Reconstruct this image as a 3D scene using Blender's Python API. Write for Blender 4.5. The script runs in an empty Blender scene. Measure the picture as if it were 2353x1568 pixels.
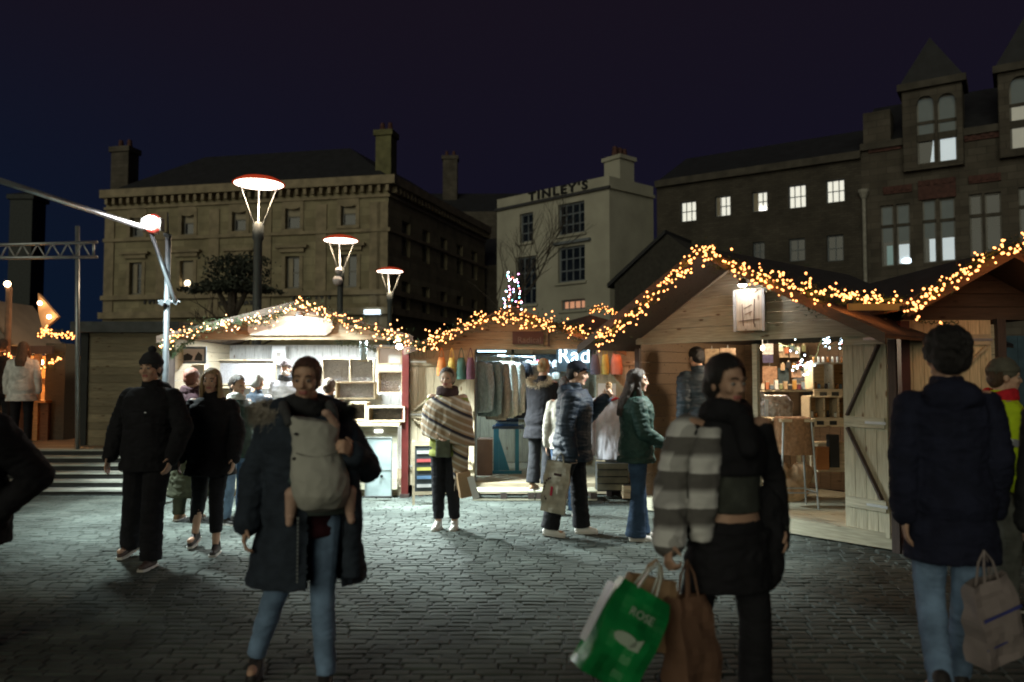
import bpy, bmesh, math, random
import numpy as np
from math import sin, cos, tan, pi, atan, atan2, sqrt, radians as R
from mathutils import Vector as V, Matrix, Euler, noise
random.seed(7)
S = bpy.context.scene
COL = S.collection
# ------------------------------------------------------------ camera, world, light, exposure
F, CX, CY, CAMZ = 1780.0, 1176.5, 784.0, 1.6
PITCH = atan((868 - 784) / F)
cd = bpy.data.cameras.new('camera'); cam = bpy.data.objects.new('camera', cd); COL.objects.link(cam)
cam.location = (0, 0, CAMZ); cam.rotation_euler = (pi / 2 + PITCH, 0, 0)
cd.sensor_width = 36; cd.lens = 36 * F / 2353; cd.clip_start = .1; cd.clip_end = 2000
cd.dof.use_dof = True; cd.dof.focus_distance = 8.5; cd.dof.aperture_fstop = 1.25
S.camera = cam
S.view_settings.view_transform = 'Standard'; S.view_settings.look = 'None'
S.view_settings.exposure = 0; S.view_settings.gamma = 1
S.cycles.use_denoising = True; S.cycles.max_bounces = 5; S.cycles.diffuse_bounces = 3
S.cycles.filter_width = 1.9; S.cycles.caustics_reflective = False; S.cycles.caustics_refractive = False
S.cycles.sample_clamp_indirect = 2
w = bpy.data.worlds.new('World'); S.world = w; w.use_nodes = True
nt = w.node_tree; bg = nt.nodes['Background']
tc = nt.nodes.new('ShaderNodeTexCoord'); sep = nt.nodes.new('ShaderNodeSeparateXYZ')
nt.links.new(tc.outputs['Generated'], sep.inputs[0])
r1 = nt.nodes.new('ShaderNodeValToRGB'); r2 = nt.nodes.new('ShaderNodeValToRGB'); mx = nt.nodes.new('ShaderNodeMixRGB')
nt.links.new(sep.outputs['Z'], r1.inputs[0])        # city sky: dark blue low down, purple-black above
e = r1.color_ramp.elements; e[0].position = .0; e[0].color = (.0045, .0056, .0140, 1); e[1].position = .45; e[1].color = (.0082, .0058, .0115, 1)
m1 = e.new(.22); m1.color = (.0062, .0056, .0140, 1)
mr = nt.nodes.new('ShaderNodeMapRange'); mr.inputs[1].default_value = -.56; mr.inputs[2].default_value = -.1
mr.inputs[3].default_value = .6; mr.inputs[4].default_value = 0
nt.links.new(sep.outputs['X'], mr.inputs[0])
mz = nt.nodes.new('ShaderNodeMapRange'); mz.inputs[1].default_value = .42; mz.inputs[2].default_value = .1; mz.inputs[3].default_value = 0; mz.inputs[4].default_value = 1
nt.links.new(sep.outputs['Z'], mz.inputs[0])
mm = nt.nodes.new('ShaderNodeMath'); mm.operation = 'MULTIPLY'; nt.links.new(mr.outputs[0], mm.inputs[0]); nt.links.new(mz.outputs[0], mm.inputs[1])
nt.links.new(mm.outputs[0], mx.inputs[0]); nt.links.new(r1.outputs[0], mx.inputs[1]); mx.inputs[2].default_value = (.0016, .0100, .026, 1)
nt.links.new(mx.outputs[0], bg.inputs[0]); bg.inputs[1].default_value = 1.0
sl = bpy.data.lights.new('sun', 'SUN'); so = bpy.data.objects.new('sun', sl); COL.objects.link(so)   # glow of the lit town behind the viewer
sl.energy = .95; sl.angle = R(50); sl.color = (.96, .93, .68); so.rotation_euler = (R(78), 0, R(-24))

def at(u, v, Y):
    x = (u - CX) / F; z = (CY - v) / F; c, s = cos(PITCH), sin(PITCH)
    d = V((x, c - z * s, s + z * c)); return V((0, 0, CAMZ)) + d * (Y / d.y)
def lamp(name, loc, watts, col=(1, 1, 1), r=.05, kind='POINT', rot=None, size=1, sy=None, spot=None, aim=None, parent=None):
    l = bpy.data.lights.new(name, kind); o = bpy.data.objects.new(name, l); COL.objects.link(o)
    l.energy = watts; l.color = col; o.location = loc
    if kind == 'AREA':
        l.size = size
        if sy: l.shape = 'RECTANGLE'; l.size_y = sy
    else: l.shadow_soft_size = r
    if spot: l.spot_size = R(spot); l.spot_blend = .6
    if aim is not None: o.rotation_euler = (V(aim) - V(loc)).to_track_quat('-Z', 'Y').to_euler()
    if rot: o.rotation_euler = rot
    if parent: o.parent = parent
    return o
# ------------------------------------------------------------ materials
MATS = {}
def nodes(m):
    m.use_nodes = True; t = m.node_tree; return t, t.nodes, t.links, t.nodes['Principled BSDF']
def mat(name, col, rough=.7, var=.25, scale=8., bump=.0, bscale=60., metal=0., spec=.4, emit=None, es=0., stretch=(1, 1, 1), island=0., alpha=1., trans=0., sheen=0., nosample=False, col2=None):
    if name in MATS: return MATS[name]
    m = bpy.data.materials.new(name); t, N, L, b = nodes(m); MATS[name] = m
    b.inputs['Roughness'].default_value = rough; b.inputs['Metallic'].default_value = metal; b.inputs['Specular IOR Level'].default_value = spec
    if sheen: b.inputs['Sheen Weight'].default_value = sheen
    if trans: b.inputs['Transmission Weight'].default_value = trans
    if alpha < 1: b.inputs['Alpha'].default_value = alpha
    tc = N.new('ShaderNodeTexCoord'); mp = N.new('ShaderNodeMapping'); mp.inputs['Scale'].default_value = stretch; L.new(tc.outputs['Object'], mp.inputs[0])
    n = N.new('ShaderNodeTexNoise'); n.inputs['Scale'].default_value = scale; n.inputs['Detail'].default_value = 5; L.new(mp.outputs[0], n.inputs[0])
    cr = N.new('ShaderNodeValToRGB'); c = V(col); c2 = V(col2) if col2 else c * (1 + var)
    cr.color_ramp.elements[0].position = .32; cr.color_ramp.elements[1].position = .68
    cr.color_ramp.elements[0].color = (*(c * (1 - var) if not col2 else c), 1); cr.color_ramp.elements[1].color = (*c2, 1)
    L.new(n.outputs[0], cr.inputs[0]); out = cr.outputs[0]
    if island:
        g = N.new('ShaderNodeNewGeometry'); hs = N.new('ShaderNodeHueSaturation'); mr = N.new('ShaderNodeMapRange')
        mr.inputs[3].default_value = 1 - island; mr.inputs[4].default_value = 1 + island
        L.new(g.outputs['Random Per Island'], mr.inputs[0]); L.new(mr.outputs[0], hs.inputs['Value']); L.new(out, hs.inputs['Color']); out = hs.outputs[0]
    L.new(out, b.inputs['Base Color'])
    if bump:
        n2 = N.new('ShaderNodeTexNoise'); n2.inputs['Scale'].default_value = bscale; n2.inputs['Detail'].default_value = 4; L.new(mp.outputs[0], n2.inputs[0])
        bp = N.new('ShaderNodeBump'); bp.inputs['Strength'].default_value = bump; bp.inputs['Distance'].default_value = .01; L.new(n2.outputs[0], bp.inputs['Height']); L.new(bp.outputs[0], b.inputs['Normal'])
    if emit:
        b.inputs['Emission Color'].default_value = (*emit, 1); b.inputs['Emission Strength'].default_value = es
        if nosample: m.cycles.emission_sampling = 'NONE'
    return m
def wood(name, col, island=.18, rough=.65, stretch=(1, 14, 14)):
    """pale softwood with grain along local X (or the axis with stretch 1) and a few dark knots"""
    if name in MATS: return MATS[name]
    m = mat(name, col, rough, .22, 5, .25, 30, stretch=stretch, island=island)
    t, N, L, b = nodes(m); src = b.inputs['Base Color'].links[0].from_socket
    tc = N.new('ShaderNodeTexCoord'); mp = N.new('ShaderNodeMapping'); mp.inputs['Scale'].default_value = tuple(1.6 if s == 1 else 4.5 for s in stretch); L.new(tc.outputs['Object'], mp.inputs[0])
    vo = N.new('ShaderNodeTexVoronoi'); vo.inputs['Scale'].default_value = 2.2; L.new(mp.outputs[0], vo.inputs[0])
    cr = N.new('ShaderNodeValToRGB'); cr.color_ramp.elements[0].position = .07; cr.color_ramp.elements[0].color = (.30, .17, .09, 1); cr.color_ramp.elements[1].position = .15; cr.color_ramp.elements[1].color = (1, 1, 1, 1)
    L.new(vo.outputs['Distance'], cr.inputs[0]); mu = N.new('ShaderNodeMixRGB'); mu.blend_type = 'MULTIPLY'; mu.inputs[0].default_value = .9
    L.new(src, mu.inputs[1]); L.new(cr.outputs[0], mu.inputs[2]); L.new(mu.outputs[0], b.inputs['Base Color'])
    return m
def masonry(name, col, mortar, bw, bh, rough=.85, var=.25, bump=.4, mort=.02, rot=(pi / 2, 0, 0)):
    if name in MATS: return MATS[name]
    m = mat(name, col, rough, var, 1.3); t, N, L, b = nodes(m); src = b.inputs['Base Color'].links[0].from_socket
    tc = N.new('ShaderNodeTexCoord'); mp = N.new('ShaderNodeMapping'); mp.inputs['Rotation'].default_value = rot; L.new(tc.outputs['Object'], mp.inputs[0])
    br = N.new('ShaderNodeTexBrick'); br.inputs['Scale'].default_value = 1; br.inputs['Brick Width'].default_value = bw; br.inputs['Row Height'].default_value = bh; br.inputs['Mortar Size'].default_value = mort
    br.inputs['Color1'].default_value = (1, 1, 1, 1); br.inputs['Color2'].default_value = (.72, .70, .68, 1); br.inputs['Mortar'].default_value = (mortar, mortar, mortar, 1)
    L.new(mp.outputs[0], br.inputs[0]); mu = N.new('ShaderNodeMixRGB'); mu.blend_type = 'MULTIPLY'; mu.inputs[0].default_value = 1; L.new(src, mu.inputs[1]); L.new(br.outputs[0], mu.inputs[2]); L.new(mu.outputs[0], b.inputs['Base Color'])
    bp = N.new('ShaderNodeBump'); bp.inputs['Strength'].default_value = bump; bp.inputs['Distance'].default_value = .02; L.new(br.outputs[0], bp.inputs['Height']); L.new(bp.outputs[0], b.inputs['Normal'])
    return m
# ------------------------------------------------------------ mesh builder
RM = {}
class MB:
    def __init__(s): s.v = []; s.f = []; s.m = []; s.mi = 0
    def add(s, vs, fs):
        o = len(s.v); s.v += [V(p) for p in vs]; s.f += [tuple(i + o for i in f) for f in fs]; s.m += [s.mi] * len(fs); return s
    def box(s, x0, x1, y0, y1, z0, z1, M=None):
        vs = [V((x, y, z)) for z in (z0, z1) for y in (y0, y1) for x in (x0, x1)]
        if M is not None: vs = [M @ p for p in vs]
        return s.add(vs, [(0, 2, 3, 1), (4, 5, 7, 6), (0, 1, 5, 4), (2, 6, 7, 3), (0, 4, 6, 2), (1, 3, 7, 5)])
    def bar(s, a, b, w, h=None, up=(0, 0, 1)):
        a, b = V(a), V(b); h = h or w; d = (b - a).normalized(); x = d.cross(V(up))
        if x.length < 1e-4: x = d.cross(V((0, 1, 0)))
        x.normalize(); y = x.cross(d); vs = [p + x * (i * w / 2) + y * (j * h / 2) for p in (a, b) for i, j in ((-1, -1), (1, -1), (1, 1), (-1, 1))]
        return s.add(vs, [(0, 1, 2, 3), (7, 6, 5, 4), (0, 4, 5, 1), (1, 5, 6, 2), (2, 6, 7, 3), (3, 7, 4, 0)])
    def loft(s, rings, n=16, cap=True):
        """rings: (centre, axis a, axis b)"""
        o = len(s.v)
        for c, a, b in rings:
            for i in range(n):
                t = 2 * pi * i / n; s.v.append(V(c) + V(a) * cos(t) + V(b) * sin(t))
        for k in range(len(rings) - 1):
            for i in range(n):
                j = (i + 1) % n; s.f.append((o + k * n + i, o + k * n + j, o + (k + 1) * n + j, o + (k + 1) * n + i)); s.m.append(s.mi)
        if cap:
            s.f.append(tuple(o + i for i in reversed(range(n)))); e = o + (len(rings) - 1) * n; s.f.append(tuple(e + i for i in range(n))); s.m += [s.mi] * 2
        return s
    def frame(s, d):
        d = V(d).normalized(); a = d.cross(V((0, 0, 1)) if abs(d.z) < .9 else V((0, 1, 0))).normalized(); return d, a, d.cross(a)
    def tube(s, a, b, r0, r1=None, n=8):
        r1 = r0 if r1 is None else r1; d, x, y = s.frame(V(b) - V(a)); return s.loft([(a, x * r0, y * r0), (b, x * r1, y * r1)], n)
    def path(s, pts, r, n=6):
        rs = r if isinstance(r, (list, tuple)) else [r] * len(pts); rings = []
        for i, p in enumerate(pts):
            d = V(pts[min(i + 1, len(pts) - 1)]) - V(pts[max(i - 1, 0)]); d, x, y = s.frame(d); rings.append((p, x * rs[i], y * rs[i]))
        return s.loft(rings, n)
    def cap(s, a, b, r0, r1=None, n=12):
        r1 = r0 if r1 is None else r1; a, b = V(a), V(b)
        if (b - a).length < 1e-5: b = a + V((0, 0, 1e-4))
        d, x, y = s.frame(b - a); rings = []
        for k in range(4):
            t = pi / 2 * (k + .35) / 4.35; rings.append((a - d * r0 * cos(t), x * r0 * sin(t), y * r0 * sin(t)))
        rings.append((a, x * r0, y * r0)); rings.append((b, x * r1, y * r1))
        for k in reversed(range(4)):
            t = pi / 2 * (k + .35) / 4.35; rings.append((b + d * r1 * cos(t), x * r1 * sin(t), y * r1 * sin(t)))
        return s.loft(rings, n)
    def ell(s, c, rx, ry, rz, n=14, M=None):
        c = V(c); rings = []
        for k in range(9):
            t = pi * (k + .25) / 8.5; p = V((0, 0, -rz * cos(t))); a = V((rx * sin(t), 0, 0)); b = V((0, ry * sin(t), 0))
            if M is not None: p = M @ p; a = M @ a; b = M @ b
            rings.append((c + p, a, b))
        return s.loft(rings, n)
    def prism(s, pts, off):
        n = len(pts); off = V(off); vs = [V(p) for p in pts] + [V(p) + off for p in pts]
        return s.add(vs, [tuple(range(n)), tuple(reversed(range(n, 2 * n)))] + [(i, i + n, (i + 1) % n + n, (i + 1) % n) for i in range(n)])
    def lathe(s, prof, c=(0, 0, 0), n=20):
        c = V(c); return s.loft([(c + V((0, 0, z)), V((r, 0, 0)), V((0, r, 0))) for r, z in prof], n)
    def xf(s, M, k=0): s.v = s.v[:k] + [M @ p for p in s.v[k:]]; return s
    def mesh(s, name):
        me = bpy.data.meshes.new(name); me.from_pydata([tuple(p) for p in s.v], [], s.f); me.polygons.foreach_set('material_index', s.m); return me
    def build(s, name, mats, parent=None, smooth=False, world=False, fix=True):
        if world and parent is not None: inv = RM[parent.name].inverted(); s.v = [inv @ p for p in s.v]
        me = s.mesh(name)
        for m in (mats if isinstance(mats, (list, tuple)) else [mats]): me.materials.append(m)
        if fix:
            bm = bmesh.new(); bm.from_mesh(me); bmesh.ops.recalc_face_normals(bm, faces=bm.faces); bm.to_mesh(me); bm.free()
        if smooth:
            me.polygons.foreach_set('use_smooth', [True] * len(me.polygons))
        o = bpy.data.objects.new(name, me); COL.objects.link(o)
        if parent: o.parent = parent
        return o
def tag(o, label=None, cat=None, group=None, kind=None):
    if label: o['label'] = label
    if cat: o['category'] = cat
    if group: o['group'] = group
    if kind: o['kind'] = kind
    return o
def thing(name, label, cat, loc=(0, 0, 0), rz=0., group=None):
    o = bpy.data.objects.new(name, None); COL.objects.link(o); o.location = loc; o.rotation_euler = (0, 0, rz); o.empty_display_size = .2
    RM[o.name] = Matrix.Translation(V(loc)) @ Matrix.Rotation(rz, 4, 'Z'); return tag(o, label, cat, group)
def recenter(o, loc):
    """give a world-built single mesh its own origin"""
    o.data.transform(Matrix.Translation(-V(loc))); o.location = loc; return o
def solo(mb, name, mats, label, cat, loc=None, group=None, smooth=False):
    o = mb.build(name, mats, None, smooth); loc = loc or (sum(p.x for p in mb.v) / len(mb.v), sum(p.y for p in mb.v) / len(mb.v), min(p.z for p in mb.v))
    recenter(o, loc); RM[o.name] = Matrix.Translation(V(loc)); return tag(o, label, cat, group)
TS = bpy.data.scenes.new('workshop')
def remeshed(mb, vox, it=3, fac=.5):
    me = mb.mesh('tmp'); bm = bmesh.new(); bm.from_mesh(me); bmesh.ops.recalc_face_normals(bm, faces=bm.faces); bm.to_mesh(me); bm.free()
    o = bpy.data.objects.new('tmp', me); TS.collection.objects.link(o)
    r = o.modifiers.new('r', 'REMESH'); r.mode = 'VOXEL'; r.voxel_size = vox; r.use_smooth_shade = True
    sm = o.modifiers.new('s', 'SMOOTH'); sm.iterations = it; sm.factor = fac
    TS.view_layers[0].update(); dg = TS.view_layers[0].depsgraph; out = bpy.data.meshes.new_from_object(o.evaluated_get(dg))
    bpy.data.objects.remove(o); bpy.data.meshes.remove(me); return out
def wrinkle(me, amp, k=(9, 9, 16), seed=0):
    if not amp: return
    off = V((seed * 3.1, seed * 1.7, seed)); K = V(k)
    n = len(me.vertices); co = np.empty(n * 3, 'f'); no = np.empty(n * 3, 'f'); me.vertices.foreach_get('co', co); me.vertex_normals.foreach_get('vector', no); co = co.reshape(-1, 3); no = no.reshape(-1, 3)
    Q = co * np.array(tuple(K), 'f') + np.array(tuple(off), 'f'); N_ = noise.noise
    d = np.array([N_(p) * .6 + (1 - 2 * abs(N_((p[0] * 1.7 + 5, p[1] * 1.7 + 5, p[2] * 1.7 + 5)))) * .5 for p in Q.tolist()], 'f')
    co += no * (d * amp)[:, None]; me.vertices.foreach_set('co', co.ravel()); me.update()
def blob(mb, name, mats, parent, vox=.012, it=3, amp=0., k=(9, 9, 16), cut=None, seed=0):
    me = remeshed(mb, vox, it); wrinkle(me, amp, k, seed)
    for m in (mats if isinstance(mats, (list, tuple)) else [mats]): me.materials.append(m)
    if cut:
        bm = bmesh.new(); bm.from_mesh(me); bmesh.ops.delete(bm, geom=[f for f in bm.faces if cut(f.calc_center_median())], context='FACES'); bm.to_mesh(me); bm.free()
    me.polygons.foreach_set('use_smooth', [True] * len(me.polygons))
    o = bpy.data.objects.new(name, me); COL.objects.link(o)
    if parent: o.parent = parent
    return o
def text(s, size, mats, parent=None, M=None, ext=.01, name='lettering', offs=0., align='CENTER', world=False, shear=0., sp=1.):
    c = bpy.data.curves.new('t', 'FONT'); c.body = s; c.size = size; c.extrude = ext; c.offset = offs; c.align_x = align; c.align_y = 'CENTER'; c.shear = shear; c.space_character = sp; c.resolution_u = 3
    o = bpy.data.objects.new('t', c); TS.collection.objects.link(o); TS.view_layers[0].update(); dg = TS.view_layers[0].depsgraph; me = bpy.data.meshes.new_from_object(o.evaluated_get(dg)); bpy.data.objects.remove(o)
    me.materials.clear(); me.materials.append(mats)
    if M is not None: me.transform(M)
    if world and parent is not None: me.transform(RM[parent.name].inverted())
    o = bpy.data.objects.new(name, me); COL.objects.link(o)
    if parent: o.parent = parent
    return o
UP = Matrix.Rotation(pi / 2, 4, 'X')        # stands a text up so that it faces -Y
class Wall:
    """a vertical plane from P to Q (seen left to right); x along it, y into the building"""
    def __init__(s, P, Q):
        s.P = V((P[0], P[1], 0)); s.Q = V((Q[0], Q[1], 0)); s.d = (s.Q - s.P); s.L = s.d.length; s.d.normalize(); s.a = atan2(s.d.y, s.d.x); s.n = V((-s.d.y, s.d.x, 0))
    def loc(s, u, v):
        p = at(u, v, 1) - V((0, 0, CAMZ)); den = p.dot(s.n); t = s.P.dot(s.n) / den; q = V((0, 0, CAMZ)) + p * t; return (q - s.P).dot(s.d), q.z
    def rect(s, u0, v0, u1, v1):
        x0, za = s.loc(u0, (v0 + v1) / 2); x1, zb = s.loc(u1, (v0 + v1) / 2); um = (u0 + u1) / 2; return (x0, x1, s.loc(um, v1)[1], s.loc(um, v0)[1])
def holed(mb, W, z0, z1, rects, th=.3, x0=0., y=0.):
    xs = sorted({x0, W, *[r[0] for r in rects], *[r[1] for r in rects]}); zs = sorted({z0, z1, *[r[2] for r in rects], *[r[3] for r in rects]})
    xs = [x for x in xs if x0 <= x <= W]; zs = [z for z in zs if z0 <= z <= z1]
    for i in range(len(xs) - 1):
        for j in range(len(zs) - 1):
            cx, cz = (xs[i] + xs[i + 1]) / 2, (zs[j] + zs[j + 1]) / 2
            if any(r[0] < cx < r[1] and r[2] < cz < r[3] for r in rects): continue
            mb.add([(xs[i], y, zs[j]), (xs[i + 1], y, zs[j]), (xs[i + 1], y, zs[j + 1]), (xs[i], y, zs[j + 1])], [(0, 1, 2, 3)])
    for a, b, c, d in rects:
        mb.add([(a, y, c), (b, y, c), (b, y, d), (a, y, d), (a, y + th, c), (b, y + th, c), (b, y + th, d), (a, y + th, d)], [(0, 4, 5, 1), (1, 5, 6, 2), (2, 6, 7, 3), (3, 7, 4, 0)])
    return mb
def window(parent, r, frame, pane, y=.18, cols=2, rows=2, fw=.07, bw=.035):
    a, b, c, d = r; mb = MB(); mb.box(a, a + fw, y, y + .06, c, d).box(b - fw, b, y, y + .06, c, d).box(a + fw, b - fw, y, y + .06, c, c + fw).box(a + fw, b - fw, y, y + .06, d - fw, d)
    for i in range(1, cols): x = a + (b - a) * i / cols; mb.box(x - bw / 2, x + bw / 2, y + .005, y + .045, c + fw, d - fw)
    for j in range(1, rows): z = c + (d - c) * j / rows; mb.box(a + fw, b - fw, y + .002, y + .05, z - bw / 2, z + bw / 2)
    o = mb.build('window', frame, parent); p = MB().add([(a + .02, y + .03, c + .02), (b - .02, y + .03, c + .02), (b - .02, y + .03, d - .02), (a + .02, y + .03, d - .02)], [(0, 1, 2, 3)]).build('pane', pane, o, fix=False); return o
# ------------------------------------------------------------ material palette
ASPH = masonry('paving', (.050, .058, .055), .6, .16, .08, .8, .3, .8, .006, rot=(0, 0, 0))
SETT = mat('sett_stone', (.062, .073, .066), .85, .38, 1.6, .35, 90, island=.18, spec=.15)
STONE = masonry('yellow_stone', (.28, .245, .155), .62, .9, .42, .85, .22, .5, .012)
STONE_T = mat('stone_trim', (.25, .205, .135), .8, .25, 2, .3, 20)
SLATE = mat('slate_roof_and_unlit_gable', (.018, .019, .023), .75, .3, 3, .3, 12)
RENDER = mat('white_render', (.36, .35, .29), .8, .14, .9, .25, 14)
BRICK = masonry('dark_brick', (.062, .054, .043), .6, .23, .08, .9, .3, .5, .01)
GOTH = masonry('gothic_stone', (.085, .074, .060), .6, .5, .22, .9, .3, .5, .012)
GOTH_T = mat('gothic_trim', (.06, .053, .043), .85, .3, 3, .3, 20)
REDBAND = mat('red_brick_band', (.07, .03, .025), .85, .3, 9, .4, 20)
WFRAME = mat('window_frame', (.17, .165, .15), .6, .15, 3)
WFRAME_D = mat('dark_window_frame', (.13, .15, .17), .6, .15, 3)
GLASS = mat('dark_glass', (.012, .016, .022), .12, .3, 1.5, spec=.5)
LITW = mat('lit_room', (.7, .7, .65), .6, .1, 2, emit=(.80, .78, .68), es=.9)
LITC = mat('lit_room_cool', (.6, .66, .7), .6, .1, 2, emit=(.42, .49, .52), es=.85)
BLIND = mat('drawn_blind', (.30, .26, .19), .8, .1, 2)
WARMLAMP = mat('room_lamp', (1, .8, .5), .5, 0, emit=(1, .78, .5), es=6)
LETTER = mat('black_letters', (.012, .012, .014), .5, .1)
STEEL = mat('galvanised_steel', (.34, .37, .38), .4, .12, 12, metal=.7)
POLE = mat('dark_pole_paint', (.07, .085, .09), .45, .15, 6)
LAMPGLOW = mat('lamp_glow', (1, .9, .8), .5, 0, emit=(1, .76, .60), es=9)
FLOODG = mat('flood_glow', (1, 1, 1), .5, 0, emit=(1, .93, .9), es=90)
BARK = mat('bark', (.055, .045, .035), .9, .3, 12, .5, 40)
NEEDLE = mat('fir_needles', (.022, .05, .018), .7, .45, 3, island=.4)
# ------------------------------------------------------------ ground
g = MB().add([(-400, -120, -.010), (400, -120, -.010), (400, 600, -.010), (-400, 600, -.010)], [(0, 1, 2, 3)])
tag(g.build('ground', ASPH), kind='structure')
rnd = random.Random(3); sm = MB(); y = 1.2; pitch = .080
while y < 13.2:
    row_h = pitch * rnd.uniform(.92, 1.08); x = -9.5 + rnd.random() * .2; lim = 9 if y > 5 else 7.5
    while x < lim:
        wd = rnd.uniform(.11, .21)
        if abs(x) < y * .72 + 1.4:
            gap = .0026; a, b, c, d = x + gap, x + wd - gap, y + gap, y + row_h - gap; h = rnd.uniform(-.003, .003); bv = rnd.uniform(.006, .011)
            tx, ty = rnd.uniform(-.0025, .0025), rnd.uniform(-.002, .002); w1 = .002 * sin(x * 1.3 + y) + .002 * sin(y * 2.1 - x * .7)
            wob = lambda: rnd.uniform(-.003, .003)
            base = [(a + wob(), c + wob(), -.028), (b + wob(), c + wob(), -.028), (b + wob(), d + wob(), -.028), (a + wob(), d + wob(), -.028)]
            mid = [(p[0], p[1], h - .006 + w1) for p in base]; top = []
            for p, (sx, sy) in zip(base, ((1, 1), (-1, 1), (-1, -1), (1, -1))): top.append((p[0] + sx * bv, p[1] + sy * bv, h + w1 + tx * sx + ty * sy + .002))
            cc = [((a + b) / 2, (c + d) / 2, h + w1 + .004)]
            sm.add(base + mid + top + cc, [(0, 1, 5, 4), (1, 2, 6, 5), (2, 3, 7, 6), (3, 0, 4, 7), (4, 5, 9, 8), (5, 6, 10, 9), (6, 7, 11, 10), (7, 4, 8, 11), (8, 9, 12), (9, 10, 12), (10, 11, 12), (11, 8, 12)])
        x += wd
    y += row_h
tag(sm.build('stone_sett_paving', SETT, smooth=False, fix=False), kind='structure')
# ------------------------------------------------------------ left stone building
WA = Wall((-22.9, 43.3), (-6.44, 40)); LB = thing('stone_building', 'three storey yellow stone building behind the bright stall, with bracketed cornice and dark lettering', 'building', WA.P, WA.a)
WB = Wall((-6.44, 40), (-1.9, 53.8)); MBs = RM[LB.name].inverted() @ (Matrix.Translation(WB.P) @ Matrix.Rotation(WB.a, 4, 'Z'))
ztop = WA.loc(880, 412)[1]; L1 = WA.L
ups = [(300, 490, 331, 545), (418, 485, 446, 539), (534, 477, 566, 531), (656, 469, 690, 526), (784, 463, 818, 518)]
los = [(298, 603, 326, 677), (414, 599, 444, 671), (534, 596, 566, 668), (656, 589, 688, 663), (784, 585, 820, 661)]
rs = [WA.rect(*u) for u in ups + los]
mb = holed(MB(), L1, 0, ztop, rs, .35); mb.box(0, L1, .36, .6, 0, ztop); mb.build('wall', STONE, LB, fix=False)
mb = holed(MB(), WB.L, 0, ztop, rs2 := [(x, x + 1.0, z, z + 1.9) for x in (1.6, 4.2, 6.8, 9.4, 12) for z in (4.9, 8.2)], .3); mb.xf(MBs); mb.build('side_wall', STONE, LB, fix=False)
for i, r in enumerate(rs):
    w_ = window(LB, r, WFRAME, [GLASS, GLASS][0], .22, 1, 2, .1, .07)
    a, b, c, d = r
    if i < 5 or i == 6: MB().box(a + .08, b - .08, .19, .205, c + (d - c) * (.52 if i < 5 else .38), d - .08).build('blind', BLIND, w_)
    if i >= 5 and i != 6: MB().box(a + .08, a + .34, .19, .205, c + .1, d - .1).build('curtain', BLIND, w_)
    t = MB(); t.box(a - .22, b + .22, -.10, .02, c - .18, c - .02)
    t.box(a - .2, a - .003, -.05, .02, c, d).box(b + .003, b + .2, -.05, .02, c, d)
    if i >= 5: t.box(a - .5, b + .5, -.28, .02, d + .42, d + .56).box(a - .3, b + .3, -.16, .02, d + .2, d + .42)
    else: t.loft([(V(((a + b) / 2, -.06, d + .02)), V(((b - a) / 2 + .2, 0, 0)), V((0, 0, .32))), (V(((a + b) / 2, .03, d + .02)), V(((b - a) / 2 + .2, 0, 0)), V((0, 0, .32)))], 20)
    t.build('window_surround', STONE_T, LB)
MB().lathe([(.02, 0), (.16, .05), (.2, .25), (.1, .42), (.02, .46)], (rs[6][0] + .28, .33, rs[6][2] + .3), 12).build('room_lamp', WARMLAMP, LB)
for r in rs2:
    w_ = window(LB, r, WFRAME, GLASS, .2, 1, 2, .1, .07); w_.matrix_local = MBs
t = MB()
for u in (240, 372, 492, 612, 738, 862, 884):
    x = min(max(WA.loc(u, 600)[0], .3), L1 - .3); t.box(x - .3, x + .3, -.07, .02, 4.2, ztop - 1.2)
t.build('pilaster', STONE_T, LB)
def course(z0, z1, out, nm, m=STONE_T):
    MB().box(-.05, L1 + out, -out, .02, z0, z1).build(nm, m, LB); k = MB().box(0, WB.L, -out, .02, z0, z1).xf(MBs); k.build(nm, m, LB)
z1_ = WA.loc(560, 541)[1]; course(z1_ - .1, z1_ + .08, .14, 'sill_course')
z1_ = WA.loc(560, 680)[1]; course(z1_ - .1, z1_ + .15, .25, 'string_course')
z2_ = WA.loc(560, 714)[1]; course(z2_ - .35, z2_, .4, 'shop_cornice')
course(ztop - .95, ztop - .8, .12, 'frieze'); course(ztop - .35, ztop + .1, .5, 'cornice')
for wall, M_, LL in ((WA, Matrix(), L1), (WB, MBs, WB.L)):
    k = MB(); x = .2
    while x < LL: k.box(x, x + .17, -.38, .02, ztop - .70, ztop - .37); x += .46
    k.xf(M_).build('cornice_brackets', STONE_T, LB)
# low hipped roof and chimneys
q = [WA.P, WA.Q, WB.Q, WA.P + WA.n * 15]; inv = RM[LB.name].inverted()
q = [inv @ V((p.x, p.y, ztop + .1)) for p in q]; cen = (q[0] + q[1] + q[2] + q[3]) / 4
up = [cen + (p - cen) * .55 + V((0, 0, 2.7)) for p in q]; MB().add(q + up, [(0, 1, 5, 4), (1, 2, 6, 5), (2, 3, 7, 6), (3, 0, 4, 7), (4, 5, 6, 7)]).build('roof', SLATE, LB)
def chimney(u0, u1, vt, wall, off, parent, m=STONE_T, zb=None, pots=3):
    x0, z0 = wall.loc(u0, vt); x1, _ = wall.loc(u1, vt); k = MB().box(x0, x1, off, off + .9, zb, z0 - .3).box(x0 - .1, x1 + .1, off - .1, off + 1.0, z0 - .3, z0)
    c = k.build('chimney', m, parent); 
    for i in range(pots): MB().lathe([(.13, 0), (.16, .1), (.11, .5)], (x0 + (x1 - x0) * (i + .5) / pots, off + .45, z0), 10).build('chimney_pot', REDBAND, c)
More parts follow.
